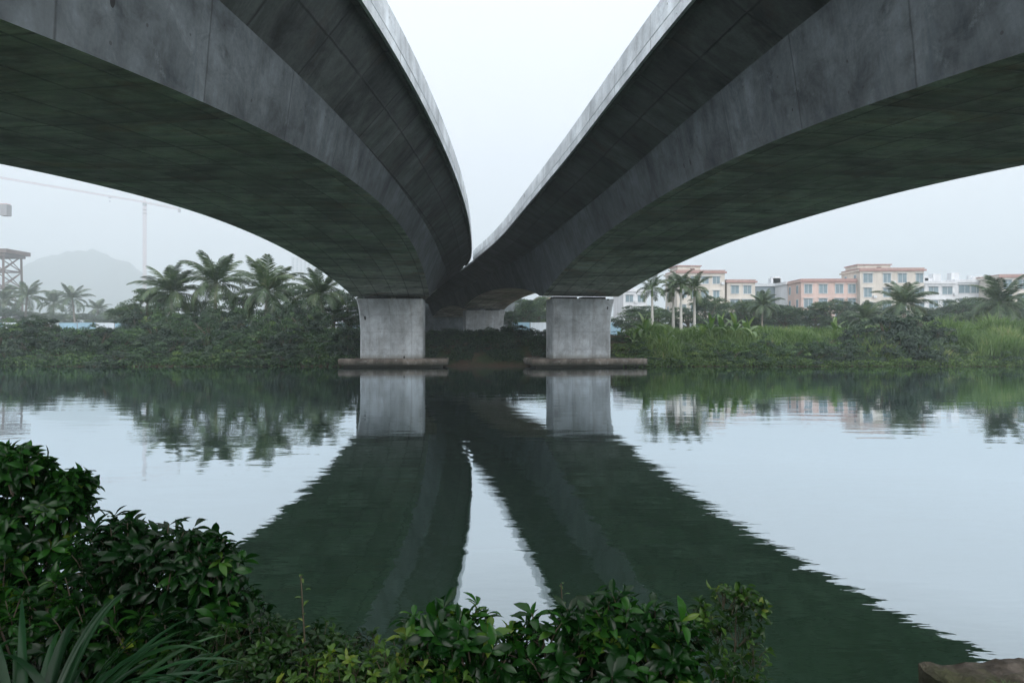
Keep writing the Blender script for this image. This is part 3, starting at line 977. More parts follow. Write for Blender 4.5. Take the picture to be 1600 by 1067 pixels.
# coconut palms: px, py of crown heart, distance, scale
cocos = [(265, 459, 72, 1.0, 'coconut palm standing leftmost in the near group beside the broad green tree'),
         (335, 444, 73, 1.08, 'coconut palm with upright crown, second in the near group'),
         (416, 457, 70, 1.12, 'largest coconut palm with long hanging fronds, left of the bridge'),
         (505, 462, 78, .98, 'coconut palm partly hidden by the left bridge edge')]
for i, (px, py, d, s, lab) in enumerate(cocos):
    h = pz(py, d) - 2.3
    o = mk_coconut(h / s, 25, .5)()
    o.location = (at(px, d), d, 2.3); o.scale = (s, s, s); o.rotation_euler = (0, 0, i * 1.3)
    tag(o, lab, 'palm tree', 'coconut palms on the left bank')
far_coco = Kind(mk_coconut(8.0, 18, .6))
for i, (px, py, d, s) in enumerate([(38, 464, 210, 1.3), (82, 474, 230, 1.25), (118, 468, 220, 1.2), (4, 470, 225, 1.3), (150, 484, 260, 1.1)]):
    h = (pz(py, d) - 2.4) / 8.0
    far_coco.place((at(px, d), d, 2.4), i * 1.9, (s * 1.35, s * 1.35, h), 
        ['misty coconut palm beside the steel tower', 'low misty coconut palm between two taller ones', 'rightmost tall misty coconut palm behind the blue hoarding', 'misty coconut palm cut by the left picture edge', 'smallest misty coconut palm at the hill foot'][i],
        'palm tree', 'misty coconut palms far left')
# broad trees behind / among palms
tl = [(228, 452, 76, 1.0, 0), (300, 470, 80, 1.0, 1), (375, 452, 80, 1.1, 2), (460, 440, 84, 1.2, 2), (545, 470, 80, 1.0, 0), (440, 480, 72, .8, 1), (205, 478, 78, .75, 1), (350, 480, 72, .8, 0), (520, 452, 96, 1.2, 1), (280, 488, 68, .6, 2), (480, 486, 70, .7, 0)]
for i, (px, py, d, s, kd) in enumerate(tl):
    H0 = (7.0, 6.0, 6.5)[kd]
    hh = (pz(py, d) - 2.2) / H0
    trees[kd].place((at(px, d), d, 2.2), i * 1.1, (s, s, max(.35, hh)), 'dense broadleaf tree crowded among the coconut palms on the left bank', 'tree', 'broadleaf trees among the left palms')
for i, (px, py, d) in enumerate([(10, 482, 210), (60, 488, 220), (100, 488, 240), (135, 490, 240), (172, 484, 260), (195, 476, 280), (215, 478, 180), (-20, 480, 220), (160, 492, 230)]):
    kd = i % 3; H0 = (7.0, 6.0, 6.5)[kd]
    trees[kd].place((at(px, d), d, 2.4), i * 2.1, (2.6, 2.6, (pz(py, d) - 2.4) / H0), 'hazy round tree in the misty background on the far left', 'tree', 'misty trees far left')

# ------------------------------------------------------------------ under the bridge
k = 0
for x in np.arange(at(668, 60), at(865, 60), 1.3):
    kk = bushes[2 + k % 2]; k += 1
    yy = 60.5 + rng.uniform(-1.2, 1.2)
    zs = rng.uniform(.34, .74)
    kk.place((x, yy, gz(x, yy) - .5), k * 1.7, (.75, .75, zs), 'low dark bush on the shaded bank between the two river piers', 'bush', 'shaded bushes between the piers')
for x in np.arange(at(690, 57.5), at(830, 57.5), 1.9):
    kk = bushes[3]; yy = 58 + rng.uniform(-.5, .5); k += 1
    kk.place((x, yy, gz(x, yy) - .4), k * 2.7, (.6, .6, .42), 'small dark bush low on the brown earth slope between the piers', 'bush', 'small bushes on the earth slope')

# trees and buildings glimpsed behind, between the decks and right pier
for i, (px, py, d, s) in enumerate([(815, 468, 120, 1.1), (840, 462, 130, 1.2), (868, 470, 125, 1.0), (800, 486, 118, .7), (905, 480, 130, 1.0)]):
    kd = i % 3; H0 = (7.0, 6.0, 6.5)[kd]
    trees[kd].place((at(px, d), d, 2.4), i * 1.7, (s, s, (pz(py, d) - 2.4) / H0), 'airy tree showing behind the gap left of the right river pier', 'tree', 'trees behind the right pier')

# ------------------------------------------------------------------ right bank
for i, (px, py, d, s) in enumerate([(215, 492, 66, 1), (245, 486, 67, 1.1), (275, 490, 66, 1), (305, 484, 68, 1.2), (335, 490, 66, 1.1), (365, 484, 68, 1.1), (395, 492, 66, 1), (425, 488, 67, 1.1), (455, 484, 68, 1.2), (485, 482, 67, 1.1), (35, 500, 62, .9), (68, 498, 62, 1.0)]):
    bushes[(i * 3 + 2) % 4].place((at(px, d), d, 2.0), i * 1.3, (s, s, (pz(py, d) - 2.0) / 2.0), 'tall leafy bush filling the thicket under the coconut palms', 'bush', 'tall bushes under the palms')
gR = 'bushes low on the right bank'
x = 11.2
while x < at(1640, 55):
    yy = 55.3 + rng.uniform(-.4, .6)
    dark = at(1240, 55) < x < at(1330, 55) or at(1355, 55) < x < at(1470, 55)
    kk = bushes[2 + int(rng.integers(2))] if dark else (light_bushes[int(rng.integers(2))] if rng.uniform() < .6 else bushes[int(rng.integers(2))])
    hs = rng.uniform(.75, 1.05)
    kk.place((x, yy, max(0, gz(x, yy) - .2)), rng.uniform(0, 6.28), (hs, hs, rng.uniform(.5, .8) * (1.25 if dark else 1)), 'leafy bush at the water edge of the right bank below the tall grass', 'bush', gR)
    x += rng.uniform(1.6, 2.7)
bigdark = [(1345, 505, 58, 1.0), (1385, 492, 59, 1.25), (1425, 488, 59, 1.35), (1460, 505, 58, 1.0), (1405, 520, 56.5, 1.0)]
for i, (px, py, d, s) in enumerate(bigdark):
    bushes[2].place((at(px, d), d, gz(at(px, d), d) - .3), i * 2.0, (s, s, (pz(py, d) - gz(at(px, d), d) + .3) / 2.35), 'tall dark bush of the big clump rising from the right bank', 'bush', 'big dark clump on the right bank')
for i, (px, py, d) in enumerate([(1285, 524, 57.5), (1255, 532, 57), (1310, 528, 57.5)]):
    light_bushes[1].place((at(px, d), d, gz(at(px, d), d) - .3), i * 2.0, (1.1, 1.1, (pz(py, d) - gz(at(px, d), d) + .3) / 1.35), 'round mid green bush in front of the pale fence on the right bank', 'bush', 'round bushes before the pale fence')

for i, (px, py, d, s) in enumerate([(1075, 545, 56, .8), (1130, 548, 56, .7), (1105, 530, 58, .7), (1195, 532, 57.5, .8), (1215, 546, 56, .8), (1165, 545, 56, .7), (1500, 548, 56, .8), (1540, 540, 57, .8), (1580, 545, 56, .8), (1000, 542, 57, .6), (978, 532, 58.5, .7), (992, 536, 60, .8), (968, 540, 60, .6), (1012, 540, 59, .7), (1475, 540, 57, .9)]):
    zb = gz(at(px, d), d) - .2
    (light_bushes[i % 2] if i % 3 else bushes[i % 2]).place((at(px, d), d, zb), i * 2.2, (s, s, max(.4, (pz(py, d) - zb) / 1.6)), 'leafy bush growing among the reeds part way up the right bank', 'bush', 'bushes among the reeds')

# banana plants
bananas = [Kind(mk_banana(1.3, 8)), Kind(mk_banana(1.1, 7))]
bl = [(1008, 522, 59, 1.05), (1040, 532, 59, .7), (1110, 520, 59, .95), (1128, 517, 59.5, 1.0), (1148, 519, 59, .95), (1168, 520, 59.5, .95), (1305, 520, 62, .8), (1096, 524, 62, .7), (990, 536, 58, .6), (1186, 524, 63, .6), (1350, 514, 63, .6)]
for i, (px, py, d, s) in enumerate(bl):
    lab = {0: 'bright banana plant just right of the right river pier', 6: 'banana plant in front of the pale fence left of the big dark clump', 10: 'small banana plant half hidden behind the big dark clump'}.get(i, 'banana plant with broad leaves above the tall grass on the right bank')
    zb = gz(at(px, d), d)
    bananas[i % 2].place((at(px, d), d, min(zb, pz(py, d) - 1.2 * s)), i * 1.9, (s, s, s), lab, 'banana plant', None if i in (0, 6, 10) else 'banana plants above the grass')

# tall grass / reeds: uncountable
def reeds():
    n = 52000
    x = rng.uniform(10.2, 52, n); y = rng.uniform(54.8, 66, n)
    dens = np.array([noise.noise(Vector((a * .35, b * .35, 7.0))) for a, b in zip(x, y)])
    keep = dens > -.25 + rng.uniform(-.15, .15, n)
    x, y, dens = x[keep], y[keep], dens[keep]; n = len(x)
    z = np.array([gz(a, b) for a, b in zip(x, y)])
    hgt = rng.uniform(.55, 1.5, n) * (1 + dens * 1.3)
    pxs = 800 + x / y * F
    hgt *= np.interp(pxs, [980, 1060, 1150, 1300, 1480, 1600], [.6, .72, .55, .55, .95, 1.0])
    th = rng.uniform(0, 2 * PI, n); lean = rng.uniform(.1, .75, n) * hgt
    w = rng.uniform(.02, .045, n)
    wd = rng.uniform(0, 2 * PI, n)
    sx, sy = np.cos(wd) * w, np.sin(wd) * w
    b0 = np.stack([x, y, z - .05], 1)
    m0 = b0 + np.stack([np.cos(th) * lean * .35, np.sin(th) * lean * .35, hgt * .62], 1)
    t0 = b0 + np.stack([np.cos(th) * lean, np.sin(th) * lean, hgt * (1 - .12 * lean / hgt)], 1)
    S = np.stack([sx, sy, np.zeros(n)], 1)
    v = np.stack([b0 - S, b0 + S, m0 + S * 1.1, m0 - S * 1.1, t0 + S * .15, t0 - S * .15], 1).reshape(-1, 3)
    i = np.arange(n) * 6
    f = np.concatenate([np.stack([i, i + 1, i + 2, i + 3], 1), np.stack([i + 3, i + 2, i + 4, i + 5], 1)])
    d2 = np.array([noise.noise(Vector((a * .22, b * .5, 17.0))) for a, b in zip(x, y)])
    va = np.clip(rng.normal(.36, .16, n) + d2 * .75, 0, 1)
    o = np_mesh('tall_grass', v, f, M['reed'], var=np.repeat(va, 6))
    tag(o, 'tall yellow green grass and reeds covering the right bank', 'grass', kind='stuff')
reeds()

# creeping undergrowth over both banks
def undergrowth(name, x0, x1, y0, y1, n, leaf, mat, label, hmax=.45, thr=-.3):
    x = rng.uniform(x0, x1, n); y = rng.uniform(y0, y1, n)
    dn = np.array([noise.noise(Vector((a * .6, b * .6, 3.0))) for a, b in zip(x, y)])
    k = dn > thr; x, y, dn = x[k], y[k], dn[k]; n = len(x)
    z = np.array([gz(a, b) for a, b in zip(x, y)]) + rng.uniform(0, hmax, n) * (1 + dn)
    d = rng.normal(size=(n, 3)); d[:, 2] = np.abs(d[:, 2]) * .5
    l = leaf * rng.uniform(.6, 1.3, n)
    v, f, a = leaf_cards(np.stack([x, y, z], 1), d, l, l * .5, np.clip(rng.normal(.5, .2, n), 0, 1))
    o = np_mesh(name, v, f, mat, var=a)
    tag(o, label, 'ground cover', kind='stuff')
undergrowth('undergrowth', -52, -12.4, 53.0, 66, 46000, .22, M['bush'], 'creeping undergrowth and vines covering the left bank', .55, -1)
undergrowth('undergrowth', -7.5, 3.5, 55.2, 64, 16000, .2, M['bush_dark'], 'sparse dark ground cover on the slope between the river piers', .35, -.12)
undergrowth('undergrowth', 8.4, 52, 53.0, 58, 26000, .2, M['bush_light'], 'low leafy ground cover along the water line of the right bank', .5, -1)

# royal palms
for i, (px, py, d, lab) in enumerate([(1019, 452, 82, 'slender royal palm nearest the right river pier'), (1052, 452, 84, 'royal palm left of the cluster before the cream building'), (1064, 446, 82, 'tallest royal palm of the cluster with pale trunk'), (1085, 452, 83, 'royal palm on the right of the cluster before the cream building')]):
    h = pz(py, d) - 2.3 - .9
    o = mk_royal(h)(); o.location = (at(px, d), d, 2.3); o.rotation_euler = (0, 0, i * 1.7)
    tag(o, lab, 'palm tree', 'royal palms on the right bank')
# coconut palms on the right
for i, (px, py, d, s, lab) in enumerate([(1413, 478, 78, .95, 'grey green coconut palm in front of the tall cream house'), (1563, 476, 76, 1.0, 'coconut palm in front of the houses near the right edge'), (1353, 500, 76, .6, 'small palm left of the coconut palm before the cream house'), (1190, 478, 96, .7, 'small palm before the blue grey warehouse')]):
    h = (pz(py, d) - 2.3) / s
    o = mk_coconut(h, 22, .3)(); o.location = (at(px, d), d, 2.3); o.scale = (s, s, s); o.rotation_euler = (0, 0, 2 + i * 1.3)
    tag(o, lab, 'palm tree', 'coconut palms on the right bank')
# belt of trees before the buildings
tr = [(985, 478, 100), (1010, 486, 96), (1032, 478, 104), (1075, 480, 100), (1105, 462, 102), (1128, 466, 106), (1155, 470, 104), (1178, 466, 108), (1205, 476, 104), (1225, 478, 100), (1248, 482, 106), (1275, 478, 104), (1300, 468, 104), (1330, 470, 106), (1355, 474, 108),
      (1385, 478, 100), (1440, 480, 104), (1470, 478, 106), (1498, 468, 102), (1525, 464, 104), (1550, 470, 108), (1580, 466, 100), (1610, 462, 102), (1340, 486, 92), (1480, 490, 90), (1515, 486, 88), (1545, 490, 86), (1590, 486, 88)]
for i, (px, py, d) in enumerate(tr):
    kd = (0, 1, 1, 2)[i % 4]; H0 = (7.0, 6.0, 6.5)[kd]
    s = rng.uniform(.95, 1.2)
    trees[kd].place((at(px, d), d, 2.3), i * 2.3, (s, s, (pz(py, d) - 2.3) / H0), 'bushy tree in the belt between the right bank and the houses', 'tree', 'tree belt before the houses')

# ------------------------------------------------------------------ hoardings
def hoarding(x0, x1, y, z0, h, label, mat2, blue=.35):
    root = empty('site_hoarding', (x0, y, z0)); tag(root, label, 'fence', 'site hoardings behind the banks')
    x = 0.0; i = 0
    L = x1 - x0
    while x < L:
        m = MB(); m.box(x + .05, min(L, x + 2.9), -.03, .03, 0.1, h - (.02 if i % 3 else .0))
        m.build('panel', M['hoard_blue'] if (i * 7 % 5) / 5 < blue else mat2, root)
        p = MB(); p.box(x - .04, x + .04, -.07, .07, 0, h + .06)
        p.build('post', M['grey_paint'], root)
        x += 3.0; i += 1
hoarding(-88, -22, 110, 2.3, 2.35, 'blue and white site hoarding behind the left bank bushes', M['hoard_white'], .5)
hoarding(0, 66, 112, 2.3, 2.45, 'pale blue site hoarding behind the right bank grass', M['hoard_white'], .15)

# ------------------------------------------------------------------ buildings
def house(name, pxl, pxr, pytop, d, wall, trim, label, rot=0.0, depth=9.0, floors=3, cols=None, extra=None, win=(1.5, 1.5), group=None, trimh=.35, side_cols=0):
    x0, x1 = at(pxl, d), at(pxr, d)
    H = pz(pytop, d) - 2.2
    W = x1 - x0
    root = empty(name, (x0, d, 2.2), rot)
    tag(root, label, 'building', group or 'houses behind the right bank')
    mb = MB(); mb.box(0, W, 0, depth, -.5, H - .5)
    mb.build('wall', wall, root)
    rf = MB(); rf.box(-.35, W + .35, -.35, depth + .35, H - .5, H - .5 + trimh)
    rf.box(0.0, W, 0.0, .25, H - .5 + trimh, H)
    rf.box(0.0, .25, .25, depth, H - .5 + trimh, H); rf.box(W - .25, W, .25, depth, H - .5 + trimh, H)
    cop = MB(); cop.box(-.1, W + .1, -.1, .32, H, H + .18); cop.box(-.1, .32, .32, depth, H, H + .18); cop.box(W - .32, W + .1, .32, depth, H, H + .18)
    r = rf.build('roof', wall, root)
    cop.build('coping', trim, r)
    bd = MB(); bd.box(-.37, W + .37, -.37, -.28, H - .53, H - .5 + trimh + .02); bd.build('roof_band', trim, r)
    fh = 3.1
    cols = cols or max(2, int(W / 3.4))
    for fl in range(floors):
        zc = H - .5 - 1.55 - fl * fh
        if zc < 3.0: break
        for c in range(cols if isinstance(cols, int) else len(cols)):
            xc = (c + .5) * W / cols if isinstance(cols, int) else cols[c] * W
            ww, wh = win[0] * rng.uniform(.85, 1.15), win[1]
            f = MB()
            for (a0, a1, b0, b1) in ((-ww / 2 - .1, -ww / 2, -wh / 2 - .1, wh / 2 + .1), (ww / 2, ww / 2 + .1, -wh / 2 - .1, wh / 2 + .1), (-ww / 2, ww / 2, wh / 2, wh / 2 + .1), (-ww / 2, ww / 2, -wh / 2 - .1, -wh / 2), (-.03, .03, -wh / 2, wh / 2)):
                f.box(xc + a0, xc + a1, -.10, -.003, zc + b0, zc + b1)
            f.box(xc - ww / 2 - .2, xc + ww / 2 + .2, -.45, -.103, zc + wh / 2 + .12, zc + wh / 2 + .2)
            fo = f.build('window', M['frame'], root)
            g = MB(); g.box(xc - ww / 2, xc + ww / 2, -.05, -.004, zc - wh / 2, zc + wh / 2)
            g.build('pane', M['glass'], fo)
            if rng.uniform() < .35:
                u = MB(); u.box(xc + ww / 2 + .25, xc + ww / 2 + .95, -.42, -.004, zc - wh / 2 - .25, zc - wh / 2 + .3)
                u.build('air_conditioner', M['frame'], root)
        # side windows
        for c in range(side_cols):
            yc = (c + .5) * depth / side_cols
            g = MB(); g.box(-.06, -.004, yc - .6, yc + .6, zc - win[1] / 2, zc + win[1] / 2)
            fo = g.build('window', M['frame'], root)
            g2 = MB(); g2.box(-.09, -.063, yc - .5, yc + .5, zc - win[1] / 2 + .1, zc + win[1] / 2 - .1)
            g2.build('pane', M['glass'], fo)
    if extra: extra(root, W, H, depth)
    return root
def penthouse(fx0, fx1, h, mat, trim, y0=1.2, y1=6.0):
    def f(root, W, H, D):
        m = MB(); m.box(W * fx0, W * fx1, y0, y1, H - .3, H + h); po = m.build('rooftop_room', mat, root)
        m = MB(); m.box(W * fx0 - .25, W * fx1 + .25, y0 - .25, y1 + .25, H + h, H + h + .2); m.build('roof_slab', trim, po)
        m = MB(); m.box(W * (fx0 * .35 + fx1 * .65) - .5, W * (fx0 * .35 + fx1 * .65) + .5, y0 - .03, y0 - .004, H + .2, H + h - .4); m.build('door', M['steel'], po)
    return f
def tanks(root, W, H, D):
    for i in range(5):
        xx = rng.uniform(.1, .9) * W; m = MB()
        if i % 2:
            m.tube([(xx, 2.5, H), (xx, 2.5, H + 1.3)], [.6, .6], 12); m.build('water_tank', M['frame'], root)
        else:
            m.box(xx - .9, xx + .9, 1.5, 3.3, H - .3, H + rng.uniform(.9, 2.0)); m.build('roof_shed', M['w_white'], root)
house('house', 974, 1012, 452, 150, M['w_white'], M['w_white'], 'small pale building just right of the right river pier', rot=.1, floors=2)
house('house', 1058, 1134, 423, 150, M['w_cream'], M['trim_pink'], 'cream three storey house with pink roof trim behind the royal palms', rot=.06, cols=[.12, .36, .58, .82], extra=penthouse(.02, .5, 1.0, M['w_cream'], M['trim_pink'], .4, 6), side_cols=2)
house('house', 1136, 1181, 438, 151, M['w_cream'], M['trim_pink'], 'lower cream annex with pink roof trim joined to the three storey house', rot=.06, cols=[.28, .72], win=(1.9, 1.7))
house('warehouse', 1180, 1232, 444, 165, M['w_grey'], M['frame'], 'blue grey shed between the cream annex and the pink house', rot=.0, cols=2, floors=1, win=(.8, .7), extra=tanks)
house('house', 1229, 1252, 441, 158, M['w_white'], M['w_white'], 'narrow white house beside the blue grey shed', rot=.0, cols=1, floors=2)
house('house', 1252, 1340, 437, 150, M['w_pink'], M['trim_pink'], 'salmon pink house with a row of blue windows', rot=-.04, cols=[.12, .38, .66, .88], side_cols=2, win=(1.7, 1.9))
house('house', 1344, 1442, 420, 148, M['w_cream'], M['trim_pink'], 'tallest cream house with rooftop room and green windows', rot=-.03, cols=[.12, .42, .66, .93], extra=penthouse(.0, .52, .9, M['w_cream'], M['trim_pink'], 1.2, 7), side_cols=2, win=(1.7, 1.9))
house('house', 1444, 1492, 440, 156, M['w_white'], M['w_white'], 'white house with cluttered roof right of the tall cream house', rot=0, cols=[.3, .75], win=(2.2, 1.7), extra=tanks)
house('house', 1492, 1552, 438, 158, M['w_white'], M['w_white'], 'wide white house with large windows and plants on its roof', rot=-.02, cols=[.25, .55, .85], win=(2.6, 1.8), extra=tanks)
house('house', 1562, 1640, 430, 150, M['w_cream'], M['trim_pink'], 'cream house with red trim cut by the right picture edge', rot=-.10, cols=[.15, .42, .7], win=(1.7, 2.0))
house('house', 838, 880, 466, 190, M['w_pink'], M['trim_pink'], 'reddish building glimpsed behind trees left of the right river pier', cols=3)
house('tower_block', 455, 492, 402, 1300, M['w_white'], M['w_white'], 'faint high rise in the fog above the left bank trees', cols=6, floors=12, win=(2.4, 1.8), depth=20)

# ------------------------------------------------------------------ cranes and steel tower
def lattice(mb, p, q, w, bay, r, rd=None, up=Vector((0, 0, 1))):
    p = Vector(p); q = Vector(q); d = (q - p); L = d.length; d.normalize()
    if abs(d.dot(up)) > .9: up = Vector((0, 1, 0))
    a = d.cross(up).normalized(); b = a.cross(d).normalized()
    cs = [(a * sx + b * sy) * w / 2 for sx, sy in ((-1, -1), (1, -1), (1, 1), (-1, 1))]
    for c in cs: mb.bar(p + c, q + c, r)
    n = max(1, int(L / bay)); rd = rd or r * .6
    for i in range(n):
        s0 = p + d * (L * i / n); s1 = p + d * (L * (i + 1) / n)
        for k in range(4):
            l = (k + 1) % 4
            mb.bar(s0 + cs[k], s0 + cs[l], rd)
            mb.bar(s0 + cs[k], s1 + cs[l], rd) if i % 2 else mb.bar(s0 + cs[l], s1 + cs[k], rd)
def tower_crane(base, top, jib_end, cj_end, label, w=2.6, only=None):
    root = empty('tower_crane', base); tag(root, label, 'crane')
    B = Vector(base)
    T = Vector((0, 0, top - B.z)); J = Vector(jib_end) - B; K = Vector(cj_end) - B
    m = MB(); lattice(m, (0, 0, 0), T, w, w * 1.1, .20, .12); m.build('mast', M['crane'], root)
    m = MB(); lattice(m, T + Vector((0, 0, .8)), J, 1.6, 2.4, .13, .08); jb = m.build('jib', M['crane'], root)
    m = MB(); lattice(m, T + Vector((0, 0, .4)), K, 1.8, 3.0, .15, .09); m.build('counter_jib', M['crane'], root)
    dk = (K - T).normalized(); dj = (J - T).normalized()
    m = MB(); c = K - dk * 1.5; m.box(c.x - 1.5, c.x + 1.5, c.y - 1.5, c.y + 1.5, c.z - 4.2, c.z + .6); m.build('counterweight', M['grey_paint'], root)
    m = MB(); m.box(-w * .62, w * .62, -w * .62, w * .62, T.z - 4.0, T.z - .3); m.box(-w * .8, w * .8, -w * .8, w * .8, T.z - 9.2, T.z - 8.9); m.box(-w * .8, w * .8, -w * .8, w * .8, T.z - 14.2, T.z - 13.9)
    m.build('slewing_unit', M['grey_paint'], root)
    ap = T + Vector((0, 0, 9)); m = MB(); m.bar(T + Vector((w / 2, 0, 0)), ap, .18); m.bar(T - Vector((w / 2, 0, 0)), ap, .18); m.bar(T + Vector((0, w / 2, 0)), ap, .18)
    m.bar(ap, T + (J - T) * .6 + Vector((0, 0, 1)), .06); m.bar(ap, K, .06); m.build('tower_head', M['crane'], root)
    tp = T + (J - T) * .22
    m = MB(); m.box(tp.x - 1.2, tp.x + 1.2, tp.y - 1.2, tp.y + 1.2, tp.z - 1.6, tp.z - .9); tr_ = m.build('trolley', M['grey_paint'], root)
    m = MB(); m.bar((tp.x, tp.y, tp.z - 1.6), (tp.x, tp.y, tp.z - 5), .06); m.box(tp.x - .5, tp.x + .5, tp.y - .5, tp.y + .5, tp.z - 6.6, tp.z - 5); m.build('hook_block', M['grey_paint'], tr_)
CD = 900.0
ks = CD / 400.0
M['crane'] = simple('crane_colour', (0.60, 0.42, 0.41), 0.6, 0.1, 0.5)  # red paint paled towards grey: distance haze put into the colour
tower_crane((at(226, CD), CD, 2.0), pz(317, CD), (-262 * ks, 322 * ks, pz(317, CD)), (-204.5 * ks, 421 * ks, pz(317, CD)), 'pale red tower crane fading into the fog behind the palms', 3.0)
# second crane: only the tail of its counter-jib reaches into the view
tower_crane((at(-150, 300), 300, 2.0), pz(325, 300), (at(-500, 330), 330, pz(325, 300)), (at(14, 296), 296, pz(325, 300)), 'tail end of a second tower crane poking in from the left edge', 3.0)

def steel_tower():
    d = 330.0; K = 1.72
    x1 = at(21, d); zt = pz(398, d); w = 7.5
    root = empty('steel_tower', (x1 - w * K / 2, d, 2.2)); root.scale = (K, K, K); tag(root, 'brown steel scaffold tower with overhanging top platform at the left edge', 'tower')
    z = (zt - 2.2) / K
    m = MB()
    for sx in (-1, 1):
        for sy in (-1, 1):
            m.bar((sx * w / 2, sy * w / 2, -.3), (sx * w / 2 * .92, sy * w / 2 * .92, z), .35)
    m.build('leg_frame', M['steel'], root)
    m = MB(); n = 5
    for i in range(n):
        a, b = z * i / n, z * (i + 1) / n
        for s in (-1, 1):
            h = w / 2 * .96
            m.bar((-h, s * h, a), (h, s * h, b), .16); m.bar((h, s * h, a), (-h, s * h, b), .16)
            m.bar((s * h, -h, a), (s * h, h, b), .16); m.bar((s * h, h, a), (s * h, -h, b), .16)
            m.bar((-h, s * h, b), (h, s * h, b), .2); m.bar((s * h, -h, b), (s * h, h, b), .2)
        for q in (-.33, 0, .33): m.bar((w * q, -w / 2 * .95, a), (w * q, -w / 2 * .95, b), .1)
    m.build('bracing', M['steel'], root)
    m = MB(); m.box(-w / 2 - 6, w / 2 + 1.5, -w / 2 - 1, w / 2 + 1, z, z + 1.1); m.box(-w / 2 - 6, w / 2 + 0.6, -w / 2 - .2, w / 2 + .2, z - .8, z - .003)
    m.build('platform', M['steel'], root)
steel_tower()

# ------------------------------------------------------------------ near bank: ledge
def ledge():
    xs_, ys_ = np.linspace(0, 4.0, 130), np.linspace(-2.6, 0, 90)
    vs, fs = [], []
    for j, y in enumerate(ys_):
        for i, x in enumerate(xs_):
            n = noise.noise(Vector((x * 1.4, y * 1.4, 0))) * .02 + abs(noise.noise(Vector((x * 5, y * 5, 3)))) * -.035 + noise.noise(Vector((x * 14, y * 14, 3))) * .018 + noise.noise(Vector((x * 30, y * 30, 3))) * .008
            vs.append((x, y + noise.noise(Vector((x * 2.5, 0, 9))) * .05 * (j == len(ys_) - 1), n))
    nx = len(xs_)
    for j in range(len(ys_) - 1):
        for i in range(nx - 1):
            a = j * nx + i; fs.append((a, a + 1, a + nx + 1, a + nx))
    # skirts
    def skirt(idx):
        rows = [idx]
        for k, dz in enumerate((-.02, -.12, -.3, -.6, -1.2)):
            row = []
            for q in idx:
                x, y, z = vs[q]
                ox = -.02 if q % nx == 0 else 0; oy = .02 if q >= (len(ys_) - 1) * nx else 0
                vs.append((x + ox + noise.noise(Vector((x * 5, y * 5, dz * 9))) * .03, y + oy + noise.noise(Vector((x * 5, y * 5, dz * 9 + 4))) * .03, z + dz)); row.append(len(vs) - 1)
            rows.append(row)
        for A, B in zip(rows[:-1], rows[1:]):
            for i in range(len(A) - 1): fs.append((A[i], B[i], B[i + 1], A[i + 1]))
    skirt([j * nx for j in range(len(ys_))])
    skirt([(len(ys_) - 1) * nx + i for i in range(nx)])
    N = NT('mossy_ledge')
    tc = N.n('ShaderNodeTexCoord').outputs['Object']
    a = N.noise(tc, 3.0, 8.0, .7); b = N.noise(tc, 22.0, 5.0, .6); c = N.noise(tc, 1.3, 5.0, .65)
    col = N.ramp(a, [(0.36, (0.018, 0.014, 0.010)), (0.5, (0.042, 0.036, 0.028)), (0.64, (0.11, 0.095, 0.08))])
    col = N.mix(col, (0.035, 0.045, 0.012), N.ramp(c, [(.52, 0.0), (.62, .7)]))
    col = N.mix(col, N.ramp(b, [(.3, .6), (.7, 1.25)]), .8, 'MULTIPLY')
    p = principled(N, col, .9, bump=N.math('ADD', a, N.math('MULTIPLY', b, .4)), bdist=.03, bstr=.9, spec=.25)
    N.link(p.outputs[0], N.out.inputs[0])
    o = np_mesh('concrete_ledge', vs, fs, N.m, smooth=False)
    o.location = (2.33, 3.86, .47)
    tag(o, 'broken mossy brown concrete ledge at the bottom right of the near bank', 'ledge')
    # grass tuft on it
    n = 160; v = []; f = []; va = []
    for i in range(n):
        x, y = np.clip(rng.normal(0, .03, 2), -.06, .06); th = rng.uniform(0, 6.28); L = rng.uniform(.05, .14); le = rng.uniform(.3, 1.1)
        w = .004; b0 = np.array([x, y, -.02]); m0 = b0 + np.array([math.cos(th) * L * le * .4, math.sin(th) * L * le * .4, L * .6]); t0 = b0 + np.array([math.cos(th) * L * le, math.sin(th) * L * le, L * .85])
        s = np.array([-math.sin(th) * w, math.cos(th) * w, 0]); k = len(v)
        v += [b0 - s, b0 + s, m0 + s, m0 - s, t0]; f += [(k, k + 1, k + 2, k + 3), (k + 3, k + 2, k + 4)]; va += [rng.uniform(.2, .8)] * 5
    t = np_mesh('grass_tuft', v, f, M['bush_light'], var=va)
    t.location = (2.58, 3.52, .46); t.scale = (.8, .8, .45)
    tag(t, 'small green grass tuft growing on the mossy ledge', 'grass')
ledge()

